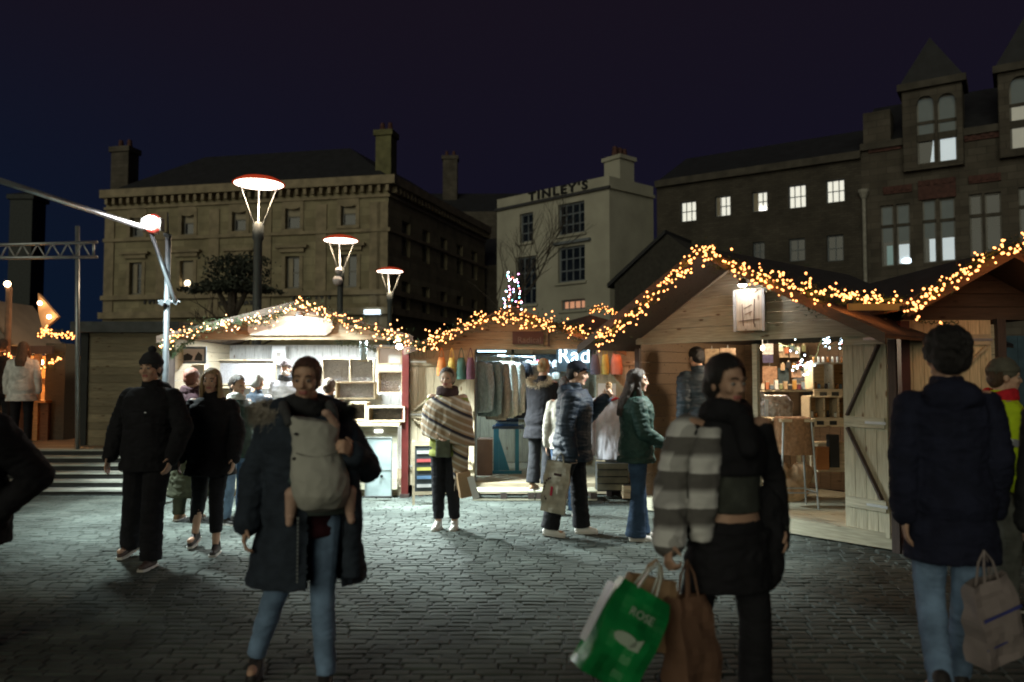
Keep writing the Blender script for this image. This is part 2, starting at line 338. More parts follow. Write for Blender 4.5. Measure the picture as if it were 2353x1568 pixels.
chimney(236, 276, 330, WA, .7, LB, GOTH, zb=ztop, pots=2); chimney(852, 888, 290, WA, .7, LB, mat('mossy_stone', (.13, .125, .06), .9, .3, 2), zb=ztop, pots=2)
for s_, u_, v_, sz in (('THE IVY', 372, 692, .46), ('CITY WAY', 543, 697, .30), ('THE IVY', 716, 682, .46)):
    x, z = WA.loc(u_, v_); text(s_, sz, LETTER, LB, Matrix.Translation((x, -.06, z)) @ UP @ Matrix.Scale(1.25, 4, (1, 0, 0)), .03, offs=.022, sp=1.2)
x, z = WA.loc(866, 724); k = thing('wall_lamp', 'small white wall lamp on the stone building below its lettering', 'lamp', RM[LB.name] @ V((x, -.45, z)), WA.a)
MB().box(-.45, .35, -.2, .1, 0, .22).build('lamp_head', mat('cool_lamp', (1, 1, 1), .5, 0, emit=(.65, .8, .9), es=2.5), k); MB().tube((.35, 0, .1), (.5, .45, .1), .03).build('bracket', POLE, k)
# building behind, dark, with its chimney
W5 = Wall((-1.9, 54.5), (3.2, 52)); DB = thing('dark_town_house', 'dark unlit town house between the stone building and the white one, tall chimney', 'building', W5.P, W5.a)
MB().box(-2.6, W5.L, 0, 8, 0, 9.5).build('wall', GOTH, DB); MB().prism([(-2.6, 0, 9.5), (-2.6, 8, 9.5), (-2.6, 4, 12.2)], (W5.L + 2.6, 0, 0)).build('roof', SLATE, DB)
W6 = Wall((-7, 62), (1, 62)); DB2 = thing('far_chimney_house', 'far dark house rising just behind the stone building', 'house', W6.P, 0)
MB().box(0, 8, 0, 7, 0, 15.0).build('wall', GOTH, DB2); MB().prism([(0, 0, 15), (0, 7, 15), (0, 3.5, 17.3)], (8, 0, 0)).build('roof', SLATE, DB2)
chimney(1012, 1046, 340, W6, 2.2, DB2, GOTH, 15, 2)
FT = thing('distant_tower', 'tall dim tower far behind the lit bar, plain stone', 'tower', (-43.5, 69, 0)); MB().box(-1.0, 1.0, -1.0, 1.0, 0, 17.4).box(-1.2, 1.2, -1.2, 1.2, 17.4, 17.8).build('wall', mat('tower_stone', (.045, .05, .05), .9), FT)
MB().add([(-1.2, -1.2, 17.81), (1.2, -1.2, 17.81), (1.2, 1.2, 17.81), (-1.2, 1.2, 17.81), (0, 0, 18.3)], [(0, 1, 4), (1, 2, 4), (2, 3, 4), (3, 0, 4)]).build('roof', SLATE, FT)
# ------------------------------------------------------------ white building with painted name
WT = Wall((-.62, 31.9), (3.55, 28)); WT2 = Wall((3.55, 28), (5.45, 29.6)); TB = thing('white_building', 'narrow white rendered building with black TINLEY\'S lettering on its parapet', 'building', WT.P, WT.a)
zt = WT.loc(1400, 403)[1]; M2 = RM[TB.name].inverted() @ (Matrix.Translation(WT2.P) @ Matrix.Rotation(WT2.a, 4, 'Z'))
wr = [(1282, 466, 1343, 538, 4, 3), (1194, 490, 1225, 557, 2, 3), (1282, 566, 1344, 648, 4, 3), (1186, 590, 1232, 700, 3, 3), (1290, 688, 1344, 712, 4, 1)]
rt = [WT.rect(*r[:4]) for r in wr]
mb = holed(MB(), WT.L, 0, zt, rt, .25); mb.box(0, WT.L, .26, .5, 0, zt); mb.build('wall', RENDER, TB, fix=False)
MB().box(0, WT2.L, 0, .3, 0, zt - .02).xf(M2).build('side_wall', RENDER, TB)
for i, r in enumerate(rt):
    window(TB, r, WFRAME_D, GLASS if i < 4 else mat('warm_window', (.5, .3, .2), .5, .2, 3, emit=(.5, .22, .12), es=.9), .12, wr[i][4], wr[i][5], .07, .05)
    MB().box(r[0] - .1, r[1] + .1, -.1, .01, r[2] - .1, r[2] - .003).build('window_sill', RENDER, TB)
r = rt[2]; MB().box(r[0] - .15, r[1] + .3, -.16, .01, r[3] + .1, r[3] + .2).build('window_hood', WFRAME_D, TB)
zc = WT.loc(1300, 470)[1] + .0; zc = WT.loc(1395, 432)[1]; MB().box(-.05, WT.L + .08, -.12, .01, zc - .05, zc + .05).build('parapet_moulding', mat('dark_paint', (.04, .04, .045), .6), TB)
MB().box(0, WT2.L, -.1, .0, zc - .04, zc + .06).xf(M2).build('parapet_moulding', RENDER, TB)
x0, z0 = WT.loc(1216, 458); x1, z1 = WT.loc(1352, 431)
tt = text("TINLEY'S", .46, LETTER, TB, None, .03, offs=.010, sp=1.25); bw = tt.dimensions.x; bb = [v.co.x for v in tt.data.vertices]; wdt = max(bb) - min(bb)
tt.data.transform(Matrix.Translation(((x0 + x1) / 2, -.04, (zc + zt) / 2 + .03)) @ UP @ Matrix.Scale((x1 - x0) / wdt, 4, (1, 0, 0)))
MB().add([RM[TB.name].inverted() @ V(p) for p in ((-.6, 31.9, zt - .4), (3.5, 28, zt - .4), (5.4, 29.6, zt - .4), (1.4, 33.4, zt - .4))], [(0, 1, 2, 3)]).build('roof', SLATE, TB)
cx_, cz_ = WT2.loc(1452, 360); k = MB().box(cx_ - .45, cx_ + .35, .2, 1.0, zt - .4, cz_ - .1).box(cx_ - .52, cx_ + .42, .12, 1.08, cz_ - .1, cz_ + .05).xf(M2); ch = k.build('chimney', RENDER, TB)
for dx in (-.28, -.02, .24): MB().lathe([(.1, 0), (.13, .08), (.09, .4)], M2 @ V((cx_ + dx, .6, cz_ + .05)), 10).build('chimney_pot', REDBAND, ch)
# ------------------------------------------------------------ brick building with five lit windows
WR = Wall((5.45, 28.9), (11.4, 25.0)); RB = thing('brick_building', 'long dark brick building with a row of five small lit windows', 'building', WR.P, WR.a)
zr = WR.loc(1750, 386)[1]; px = [(1563, 462, 1599, 509), (1643, 450, 1678, 497), (1728, 440, 1763, 486), (1811, 424, 1852, 478), (1898, 412, 1941, 465)]
lo = [(1730, 556, 1757, 600), (1813, 548, 1850, 600), (1900, 540, 1938, 600)]
rr = [WR.rect(*p) for p in px + lo]; mb = holed(MB(), WR.L, 0, zr, rr, .25); mb.box(0, WR.L, .26, .5, 0, zr); mb.build('wall', BRICK, RB, fix=False)
for i, r in enumerate(rr):
    o = window(RB, r, WFRAME_D if i < 5 else WFRAME_D, LITW if i < 5 else GLASS, .12, 3 if i < 5 else 2, 2, .04, .03)
    if i in (1, 2): MB().box(r[0] + .04, r[0] + (r[1] - r[0]) * (.3 if i == 1 else .36), .09, .11, r[2] + .04, r[3] - .04).build('blind', BLIND, o)
    if i == 2: MB().box(r[0] + .25, r[1] - .08, .08, .11, r[2] + .05, r[2] + .16).build('desk_lamp', mat('desk_lamp', (1, .9, .8), .5, 0, emit=(1, .93, .85), es=5), o)
MB().box(0, WR.L, -.2, .02, zr - .2, zr + .05).build('cornice', GOTH_T, RB)
MB().prism([(0, 0, zr + .05), (0, 5, zr + .05), (0, 3.2, zr + 1.7)], (WR.L, 0, 0)).build('roof', SLATE, RB)
# dark pitched roof of a low house in front of the white side wall
LH = thing('low_house', 'low dark house with a steep roof against the white side wall', 'house', (3.9, 25.5, 0), WR.a)
a = at(1412, 652, 25.5); b = at(1532, 538, 24.6); c_ = at(1700, 660, 23.6); inv = RM[LH.name].inverted()
pa, pb, pc = inv @ a, inv @ b, inv @ c_
MB().prism([(pa.x, pa.y, pa.z), (pb.x, pb.y, pb.z), (pc.x, pc.y, pc.z), (pc.x, pc.y, 0), (pa.x, pa.y, 0)], (0, 2.2, 0)).build('wall', mat('dark_render', (.035, .033, .028), .9), LH)
MB().prism([(pa.x - .2, pa.y - .15, pa.z), (pb.x, pb.y - .15, pb.z + .12), (pb.x, pb.y - .15, pb.z), (pa.x - .2, pa.y - .15, pa.z - .14)], (0, 2.4, 0)).build('roof', SLATE, LH)
# ------------------------------------------------------------ gothic building on the right
WG = Wall((11.4, 25.0), (17.5, 21.0)); GB = thing('gothic_building', 'dim gothic stone building with gabled turret bay and tall mullioned windows', 'building', WG.P, WG.a)
zg = WG.loc(2000, 338)[1]; gw = [(2108, 226, 2150, 380), (2156, 220, 2200, 374), (2320, 180, 2372, 345), (2024, 472, 2054, 612), (2060, 468, 2092, 608), (2120, 458, 2152, 604), (2160, 455, 2196, 600), (2228, 446, 2258, 590), (2264, 442, 2302, 588), (2342, 430, 2366, 560), (2372, 426, 2400, 556)]
gr_ = [WG.rect(*p) for p in gw]; mb = holed(MB(), WG.L, 0, zg, [r for i, r in enumerate(gr_) if i > 2], .3); mb.build('wall', GOTH, GB, fix=False)
def turret(us, vb, vs, vt, rects, nm):
    (xa, _), (xb, _) = WG.loc(us[0], 300), WG.loc(us[1], 300); ztp = WG.loc(us[2], vt)[1]; zs = WG.loc(us[2], vs)[1]; zb = WG.loc(us[2], vb)[1]
    mb = holed(MB(), xb, zb, zs, rects, .3, xa, -.25)
    mb.box(xa, xb, .06, .5, zb, zs); t = mb.build(nm, GOTH, GB, fix=False)
    MB().box(xa - .003, xa + .02, -.25, 1, zb, zs).box(xb - .02, xb + .003, -.25, 1, zb, zs).build('turret_side', GOTH, GB)
    MB().box(xa - .12, xb + .12, -.4, 1.0, zs, zs + .22).build('string_course', GOTH_T, GB)
    MB().prism([(xa - .05, -.3, zs + .22), (xb + .05, -.3, zs + .22), ((xa + xb) / 2, -.3, ztp)], (0, 1.1, 0)).build('gable', SLATE, GB)  # dark slate colour imitates a gable too high for the lamplight
    return t
turret((2076, 2214, 2150), 390, 205, 92, gr_[:2], 'turret'); turret((2296, 2440, 2360), 360, 165, 40, [gr_[2]], 'turret')
k = 0
for i, r in enumerate(gr_):
    a, b, c, d = r; y0 = -.1 if i < 3 else .12
    o = window(GB, r, WFRAME, GLASS, y0, 1, 1, .05); midz = c + (d - c) * (.62 if i < 3 else .66)
    MB().box(a, b, y0 - .02, y0 + .05, midz - .05, midz + .05).build('transom', GOTH_T, o)
    greyb = mat('grey_blind', (.10, .115, .11), .7, .1, 2, emit=(.06, .07, .065), es=.35)
    if i == 0: MB().add([(a + .35, y0 + .02, c + .06), (b - .05, y0 + .02, c + .06), (b - .05, y0 + .02, c + (d - c) * .42)], [(0, 1, 2)]).build('lit_room', LITC, o, fix=False)
    elif i < 3: MB().box(a + .05, b - .05, y0 + .015, y0 + .02, c + .05, c + (d - c) * (.44 if i == 1 else .6)).build('lit_room', LITC if i == 1 else mat('lit_dim', (.4, .4, .35), .6, .1, 2, emit=(.28, .27, .22), es=.5), o)
    elif i in (4, 5, 6): MB().box(a + .05 + (.12 if i == 5 else 0), b - .05, y0 + .015, y0 + .02, c + .05, c + (d - c) * (.38 if i != 4 else .34)).build('lit_room', LITC, o)
    elif i in (3,): MB().box(a + .15, b - .05, y0 + .015, y0 + .02, c + .05, c + (d - c) * .34).build('lit_room', mat('lit_green', (.2, .3, .3), .6, .1, 2, emit=(.16, .24, .23), es=.5), o)
    if i < 7: MB().box(a + .05, b - .05, y0 + .022, y0 + .03, c + (d - c) * (.45 if i < 3 else .4), d - .05).build('blind', greyb, o)
    if i == 4: MB().ell((b - .12, y0 - .02, c + .12), .16, .02, .08).build('desk_lamp', mat('desk_lamp2', (1, 1, 1), .5, 0, emit=(.75, .9, 1), es=4), o)
    if i < 3:   # pointed head
        m_, hw, zs_ = (a + b) / 2, (b - a) / 2, d - (b - a) * .75; n = 8
        for sg in (-1, 1):
            arc = [(m_ + sg * hw * (1 - (t / n) ** 2), y0 - .16, zs_ + (d - zs_) * (t / n)) for t in range(n + 1)]; arc = [(m_ + sg * hw * cos(pi / 2 * t / n) ** .8, y0 - .16, zs_ + (d - zs_) * sin(pi / 2 * t / n)) for t in range(n + 1)]
            MB().prism(arc + [(m_ + sg * (hw + .01), y0 - .16, d + .01)], (0, .1, 0)).build('arch_head', GOTH, GB)
for (u0, v0, u1, v1) in ((1996, 345, 2072, 330), (2216, 318, 2300, 296), (2030, 440, 2096, 428), (2226, 415, 2300, 400), (2110, 425, 2196, 405)):
    (xa, za), (xb, zb) = WG.loc(u0, v0), WG.loc(u1, v1); kk = MB().box(xa, xb, -.06, .01, za - .12, za + .12)
    if v0 == 425: kk = MB().box(xa, xb, -.06, .01, za - .5, za + .1)
    x = xa
    while x < xb - .1: kk.box(x, x + .1, -.1, -.06, za - .06, za + .1); x += .22
    kk.build('red_brick_panel', REDBAND, GB)
MB().box(0, WG.L, -.15, .02, zg - .12, zg + .1).build('parapet', GOTH_T, GB); MB().prism([(0, .1, zg + .1), (0, 6, zg + .1), (0, 3, zg + 2.2)], (WG.L, 0, 0)).build('roof', SLATE, GB)
(xa, za), (xb, zb) = WG.loc(1976, 265), WG.loc(2000, 265); MB().box(.1, .9, -.1, .8, zg, za).build('pinnacle', GOTH, GB)
(xa, za) = WG.loc(1986, 452); MB().tube((xa, -.12, 0), (xa, -.12, za), .06).lathe([(.07, za - .1), (.17, za + .12), (.17, za + .2)], (xa, -.12, 0), 10).build('downpipe', mat('pale_pipe', (.26, .25, .22), .6), GB)
# ------------------------------------------------------------ street lamps
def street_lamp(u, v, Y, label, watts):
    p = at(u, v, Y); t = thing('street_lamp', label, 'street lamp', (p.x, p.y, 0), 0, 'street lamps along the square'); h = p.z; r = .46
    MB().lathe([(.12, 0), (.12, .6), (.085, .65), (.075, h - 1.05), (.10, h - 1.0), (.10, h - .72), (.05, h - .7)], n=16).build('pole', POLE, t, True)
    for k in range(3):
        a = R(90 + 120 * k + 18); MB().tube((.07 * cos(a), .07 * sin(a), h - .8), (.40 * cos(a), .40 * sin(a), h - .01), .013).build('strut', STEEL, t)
    MB().lathe([(.02, h + .14), (.16, h + .13), (.31, h + .095), (.41, h + .045), (r, h + .005), (r, h - .004), (.44, h - .006)], n=32).build('shade', mat('shade_red_glow', (.35, .08, .04), .5, emit=(1, .075, .02), es=.30), t, True)  # red emission on the shade imitates the halo around the lamp
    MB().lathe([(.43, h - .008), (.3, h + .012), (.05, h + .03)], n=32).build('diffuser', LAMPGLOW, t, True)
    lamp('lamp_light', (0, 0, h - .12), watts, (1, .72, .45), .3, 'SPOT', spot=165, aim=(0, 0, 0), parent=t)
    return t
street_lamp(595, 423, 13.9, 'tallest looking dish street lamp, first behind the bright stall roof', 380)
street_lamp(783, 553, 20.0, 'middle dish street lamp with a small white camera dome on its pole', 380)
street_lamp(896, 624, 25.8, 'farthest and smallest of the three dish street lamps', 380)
p = at(776, 645, 19.8); k = thing('camera_dome', 'small white surveillance dome on the middle lamp pole', 'camera', p); MB().ell((0, 0, 0), .13, .13, .13).ell((.02, 0, .25), .09, .09, .08).build('dome', mat('white_plastic', (.7, .68, .72), .4), k, True); MB().bar((.0, 0, .1), (.1, 0, .18), .06).build('bracket', POLE, k)
# ------------------------------------------------------------ rig: truss, masts, floodlight
MASTM = mat('dull_mast_steel', (.07, .08, .088), .5, .15, 9, metal=.4)
def pipe(t, nm, a, b, r, n=10): return MB().tube(a, b, r, n=n).build(nm, MASTM if t.name.startswith('lighting_mast') else STEEL, t, True, world=True)
b0 = at(178, 1036, 11.8); RG = thing('lighting_truss', 'steel lattice truss high on a thin mast above the stage edge', 'truss', (b0.x, b0.y, 0))
pm = at(178, 520, 11.8); pipe(RG, 'mast', (b0.x, b0.y, .5), pm, .033)
ya = 11.75; A0, A1, B0, B1 = at(-120, 566, ya), at(224, 557, ya), at(-120, 594, ya), at(224, 591, ya)
pipe(RG, 'top_chord', A0, A1, .025); pipe(RG, 'bottom_chord', B0, B1, .025); pipe(RG, 'end_post', A1 - V((.06, 0, 0)), B1 - V((.06, 0, 0)), .018)
n = 10
for i in range(n):
    t0, t1 = i / n, (i + .5) / n; t2 = (i + 1) / n; pipe(RG, 'lattice_brace', A0.lerp(A1, t0), B0.lerp(B1, t1), .012, 6)
    if i < n - 1: pipe(RG, 'lattice_brace', B0.lerp(B1, t1), A0.lerp(A1, t2), .012, 6)
fx = at(387, 540, 9.9); FM = thing('lighting_mast', 'bright steel mast left of the bright stall, with clamps and slanting brace', 'mast', (fx.x, fx.y, 0))
pipe(FM, 'mast', (fx.x, fx.y, 0), fx, .038, 12); pipe(FM, 'brace', at(347, 535, 9.85), at(403, 694, 9.8), .028); pipe(FM, 'aerial', fx, at(386, 490, 9.9), .008)
for (u, v) in ((384, 541), (404, 694), (388, 694), (372, 696)):
    c = at(u, v, 9.82); MB().box(-.03, .03, -.03, .03, -.025, .025, Matrix.Translation(c) @ Euler((.3, .5, .2)).to_matrix().to_4x4()).cap(c + V((-.04, 0, .02)), c + V((.05, 0, .0)), .012).build('clamp', MASTM, FM, world=True)
bm_ = at(350, 530, 9.9); e0 = at(-60, 396, 7.6); BM = thing('steel_boom', 'long galvanised pipe slanting up out to the floodlight', 'pipe', bm_)
pipe(BM, 'pipe', bm_, e0, .034, 12); MB().cap(bm_, bm_ + (bm_ - e0).normalized() * .06, .045).build('end_cap', STEEL, BM, True, world=True)
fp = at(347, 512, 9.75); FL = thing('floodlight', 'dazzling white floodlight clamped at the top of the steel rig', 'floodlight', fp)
MB().box(-.11, .11, .02, .1, -.07, .07).build('housing', POLE, FL); MB().lathe([(.09, 0), (.115, -.03), (.125, -.05), (.12, -.052), (.09, -.01)], n=20).xf(UP).build('halo_ring', mat('red_halo', (.5, .1, .08), .4, emit=(1, .12, .08), es=.35), FL, True); MB().ell((0, -.02, 0), .105, .04, .085).build('lens', FLOODG, FL, True)  # added glowing ring imitates a red halo around the lens
for s in (-1, 1): MB().box(s * .12 - .008, s * .12 + .008, -.01, .1, -.1, .06).build('yoke', STEEL, FL)
lamp('flood_beam', fp + V((-.05, -.95, -.05)), 3000, (.86, 1.0, .97), .22, 'SPOT', spot=112, aim=(-2.9, 9.6, 0)).data.spot_blend = 1
# ------------------------------------------------------------ bare trees
def bare_tree(name, label, base, h, seed, spread=.5, trunk=.16, levels=5, lean=(0, 0)):
    rd = random.Random(seed); t = thing(name, label, 'tree', base); tr = MB(); cr = MB()
    def grow(p, d, L, r, lv):
        q = p; pts = [p]
        for i in range(3): d = (d + V((rd.uniform(-.18, .18), rd.uniform(-.18, .18), rd.uniform(-.02, .12)))).normalized(); q = q + d * L / 3; pts.append(q)
        (tr if lv == 0 else cr).path(pts, [r, r * .88, r * .76, r * .64], 7 if lv < 2 else 4)
        if lv >= levels: return
        for k in range(3 if lv < 3 else 2 + (rd.random() < .6)):
            dd = (d + V((rd.uniform(-1, 1), rd.uniform(-1, 1), rd.uniform(-.25, .5))) * spread * (1.5 if lv == 0 else 1.1)).normalized()
            grow(pts[rd.choice((2, 3, 3))] if lv else pts[3], dd, L * rd.uniform(.62, .8), r * .58, lv + 1)
    grow(V((0, 0, 0)), V((lean[0], lean[1], 1)).normalized(), h * .3, trunk, 0)
    tr.build('trunk', BARK, t); cr.build('crown', BARK, t, fix=False)
    return t
bare_tree('bare_tree', 'bare winter tree with long thin branches before the white building', at(1118, 868, 24) * 1 - V((0, 0, 1.6)), 8.2, 5, .62, .075, 5)
bare_tree('bare_tree', 'small bare tree with drooping dark crown behind the bright stall', at(535, 868, 24) - V((0, 0, 1.6)), 5.6, 11, .9, .17, 5)
# dark clipped crown standing in front of the stone building
ct = thing('clipped_tree', 'dark clipped tree with round top and wide skirt before the stone facade', 'tree', at(531, 868, 27) - V((0, 0, 1.6)))
z0, z1 = at(531, 735, 27).z, at(531, 668, 27).z; MB().tube((0, 0, 0), (0, 0, z1 + .3), .24, .16).path([(0, 0, z0), (-.5, 0, z1), (-.9, 0, z1 + .2)], [.1, .08, .05]).path([(0, 0, z0), (.5, 0, z1), (.9, 0, z1 + .2)], [.1, .08, .05]).build('trunk', BARK, ct)
rd = random.Random(4); cr = MB()
DKL = mat('dark_leaves', (.05, .06, .045), .8, .4, 2, island=.5)
for i in range(3000):
    if rd.random() < .55: x, y, z = rd.gauss(0, .55), rd.gauss(0, .5), at(545, rd.uniform(590, 670), 27).z; x = max(-.95, min(.95, x)) + .2
    else: zz = rd.random(); x = rd.uniform(-1.9, 1.9) * (1 - zz * .6) ; y = rd.uniform(-.8, .8); z = at(545, 672 - 20 * zz, 27).z
    d = V((rd.uniform(-1, 1), rd.uniform(-1, 1), rd.uniform(-1, 1))).normalized() * .09; e_ = d.orthogonal().normalized() * .035; p = V((x, y, z))
    cr.add([p - d, p + e_, p + d, p - e_], [(0, 1, 2, 3)])
cr.build('crown', DKL, ct, fix=False)
# ------------------------------------------------------------ stage steps and timber wall
WGREY = wood('weathered_timber', (.075, .072, .058), .25, .8)
st = thing('stage_steps', 'wide weathered steps leading up to the stage, ends worn pale', 'steps', at(-100, 868, 10.6) * 1 - V((0, 0, 1.6)))
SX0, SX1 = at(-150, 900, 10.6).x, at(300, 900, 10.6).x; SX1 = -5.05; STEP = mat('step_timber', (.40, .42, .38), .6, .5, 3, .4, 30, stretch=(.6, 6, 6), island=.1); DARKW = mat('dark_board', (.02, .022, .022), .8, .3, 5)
for i in range(6):
    y0 = 10.55 + i * .24; z = .0865 * (i + 1)
    k = MB(); 
    for j in range(2): k.box(SX0, SX1, y0 + j * .12, y0 + j * .12 + .112, z - .025, z)
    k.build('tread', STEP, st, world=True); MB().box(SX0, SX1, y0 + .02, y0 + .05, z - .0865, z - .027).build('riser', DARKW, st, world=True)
sg = thing('stage', 'low timber stage with a pale lit edge board', 'stage', (-7, 12, 0)); k = MB()
for j in range(24): k.box(-14, -4.9, 12.0 + j * .145, 12.0 + j * .145 + .138, .48, .52)
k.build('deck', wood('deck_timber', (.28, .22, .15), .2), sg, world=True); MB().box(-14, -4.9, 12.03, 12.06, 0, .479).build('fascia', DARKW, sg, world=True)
hw = thing('timber_hut', 'plain closed timber hut of horizontal boards beside the steps', 'hut', (-6.3, 12.5, .5)); 
x0, x1, zt_ = at(188, 900, 12.4).x, at(420, 900, 12.4).x, at(280, 765, 12.4).z; mb = MB(); z = .52
while z < zt_: mb.box(x0, x1, 12.4, 12.43, z, min(z + .118, zt_)); mb.box(x0 + .05, x1, 12.415, 12.44, z, min(z + .125, zt_)); z += .125
mb.build('wall', wood('hut_boards', (.20, .165, .105), .25, .75), hw, world=True); MB().box(x0 - .02, x0 + .1, 12.36, 12.398, .52, zt_).build('corner_post', DARKW, hw, world=True); MB().box(x0, x0 + .03, 12.46, 14.4, .52, zt_).build('side_wall', DARKW, hw, world=True); MB().box(x1 - .03, x1, 12.46, 14.4, .52, zt_).build('side_wall', DARKW, hw, world=True)
zt2 = at(280, 740, 12.3).z; MB().prism([(x0 - .1, 12.2, zt_ - .0), (x0 - .1, 12.2, zt2), (x0 - .1, 14.5, zt2 + .02), (x0 - .1, 14.5, zt_)], (x1 - x0 + .1, 0, 0)).build('roof', mat('grey_felt', (.06, .065, .068), .8), hw, world=True)
# ------------------------------------------------------------ stalls
PINE = wood('pine', (.38, .32, .22), .1); PINEV = wood('pine_upright', (.42, .36, .25), .12, stretch=(14, 14, 1)); PINE_G = wood('grey_pine', (.37, .355, .265), .12); PINE_GV = wood('grey_pine_upright', (.35, .33, .24), .14, stretch=(14, 14, 1))
FELT = mat('roof_felt', (.035, .03, .032), .85, .3, 8, .4, 60); SOFF = wood('soffit_board', (.07, .048, .035), .15); DKP = wood('dark_stained_post', (.055, .04, .035), .1, stretch=(14, 14, 1)); WHITEP = mat('white_board', (.72, .72, .70), .7, .06, 3)
HINGE = mat('hinge_steel', (.6, .6, .6), .35, .1, 10, metal=.8)
def boards(mb, x0, x1, z0, z1, y, th=.02, step=.14, vert=False, gap=.005, top=None):
    """one layer of boards; top(x)->z limits them under a gable"""
    if vert:
        n = max(1, round((x1 - x0) / step)); s = (x1 - x0) / n
        for i in range(n): mb.box(x0 + i * s + gap / 2, x0 + (i + 1) * s - gap / 2, y, y + th, z0, z1)
        return mb
    n = max(1, round((z1 - z0) / step)); s = (z1 - z0) / n
    for i in range(n):
        a, b = z0 + i * s + gap / 2, z0 + (i + 1) * s - gap / 2
        if top is None: mb.box(x0, x1, y, y + th, a, b)
        else:
            xa, xb = top(a); xc, xd = top(b)
            if xb - xa > .05: mb.prism([(xa, y, a), (xb, y, a), (max(xd, xc + .01), y, b), (xc, y, b)], (0, th, 0))
    return mb
def stall(label, P, rz, Wd, D, zf, ze, zr, over, open_, mg, mv, posts=(), side=.3, opz=None, ridge=.5, ms=None):
    t = thing('market_stall', label, 'market stall', (P[0], P[1], 0), rz, 'wooden market stalls'); opz = opz or ze; xr = Wd * ridge
    k = MB()
    for j in range(int(D / .14)): k.box(.02, Wd - .02, j * .14 + .003, j * .14 + .137, zf - .03, zf)
    k.build('floor', mg, t); MB().box(.0, Wd, -.03, -.003, zf - .14, zf + .004).build('floor_edge', mg, t)
    f = MB()
    for x in (.15, Wd / 2, Wd - .15): f.box(x - .04, x + .04, .1, .2, 0, zf - .031)
    f.build('foot', DKP, t)
    boards(MB(), 0, Wd, zf, ze, D, vert=True).build('back_wall', ms or mv, t)
    for x, nm in ((.0, 'side_wall'), (Wd - .022, 'side_wall')):
        k = MB(); boards(k, .02, D, zf, ze, 0, .02); k.xf(Matrix.Translation((x, 0, 0)) @ Matrix(((0, 1, 0, 0), (1, 0, 0, 0), (0, 0, 1, 0), (0, 0, 0, 1)))); k.build(nm, ms or mg, t)
    o0, o1 = open_
    if o0 > .1: boards(MB(), .025, o0, zf + .01, opz, 0, vert=False).build('front_wall', mg, t)
    if o1 < Wd - .1: boards(MB(), o1, Wd - .025, zf + .01, opz, 0, vert=False).build('front_wall', mg, t)
    def top(z):
        q = max(0, min(1, (z - ze) / (zr - ze))); return (xr * q, Wd - (Wd - xr) * q)
    boards(MB(), 0, Wd, opz, ze, -.002).build('lintel', mg, t) if ze - opz > .06 else None
    boards(MB(), 0, Wd, ze + .002, zr - .02, -.004, step=.115, top=top).build('gable_board', mg, t)
    MB().box(-.02, Wd + .02, -.03, -.006, opz - .02, opz + .06).build('beam', mg, t)
    for x in posts: MB().box(x - .028, x + .028, -.02, .036, zf, opz - .062).build('post', mg, t)
    for x in (.02, Wd - .02): MB().box(x - .035, x + .035, -.062, -.032, 0, opz - .07).build('corner_post', DKP, t)
    for sx, x0 in ((-1, 0), (1, Wd)):
        a = V((x0 + sx * side, 0, ze - (zr - ze) * side / (Wd * .5))); b = V((xr, 0, zr + .03)); dn = V((0, 0, 1))
        q = [V((a.x, -over, a.z)), V((b.x, -over, b.z)), V((b.x, D + .15, b.z)), V((a.x, D + .15, a.z))]
        MB().prism([p + V((0, 0, .0)) for p in q], (0, 0, .018)).build('soffit', SOFF, t); MB().prism([p + V((0, 0, .021)) for p in q], (0, 0, .02)).build('roof', FELT, t)
        MB().prism([a + V((0, -over - .022, -.05)), b + V((0, -over - .022, -.05)), b + V((0, -over - .022, .045)), a + V((0, -over - .022, .045))], (0, .02, 0)).build('bargeboard', SOFF, t)
    return t
def door(parent, x0, x1, z0, z1, y, mv, mg, flip=False, M=None, brace='Z'):
    w_ = x1 - x0; d = boards(MB(), 0, w_, 0, z1 - z0, 0, .02, .11, True).build('door', mv, parent)
    h = z1 - z0; zs = (.14 * h, .52 * h, .91 * h)
    for z in zs: MB().box(.02, w_ - .02, -.022, -.001, z - .05, z + .05).build('ledge', mg, d)
    for a, b in ((zs[0], zs[1]), (zs[1], zs[2])):
        p, q = (.06, w_ - .06) if (brace == 'Z') ^ (b == zs[2]) else (w_ - .06, .06)
        MB().bar((p, -.0115, a + .06), (q, -.0115, b - .06), .019, .07, up=(0, 1, 0)).build('brace', mg if brace != 'D' else DKP, d)
    for z in zs: MB().box(*((.0, .22) if not flip else (w_ - .22, w_)), -.028, -.0235, z - .012, z + .012).build('hinge', HINGE, d)
    d.matrix_local = M if M is not None else Matrix.Translation((x0, y, z0)); return d
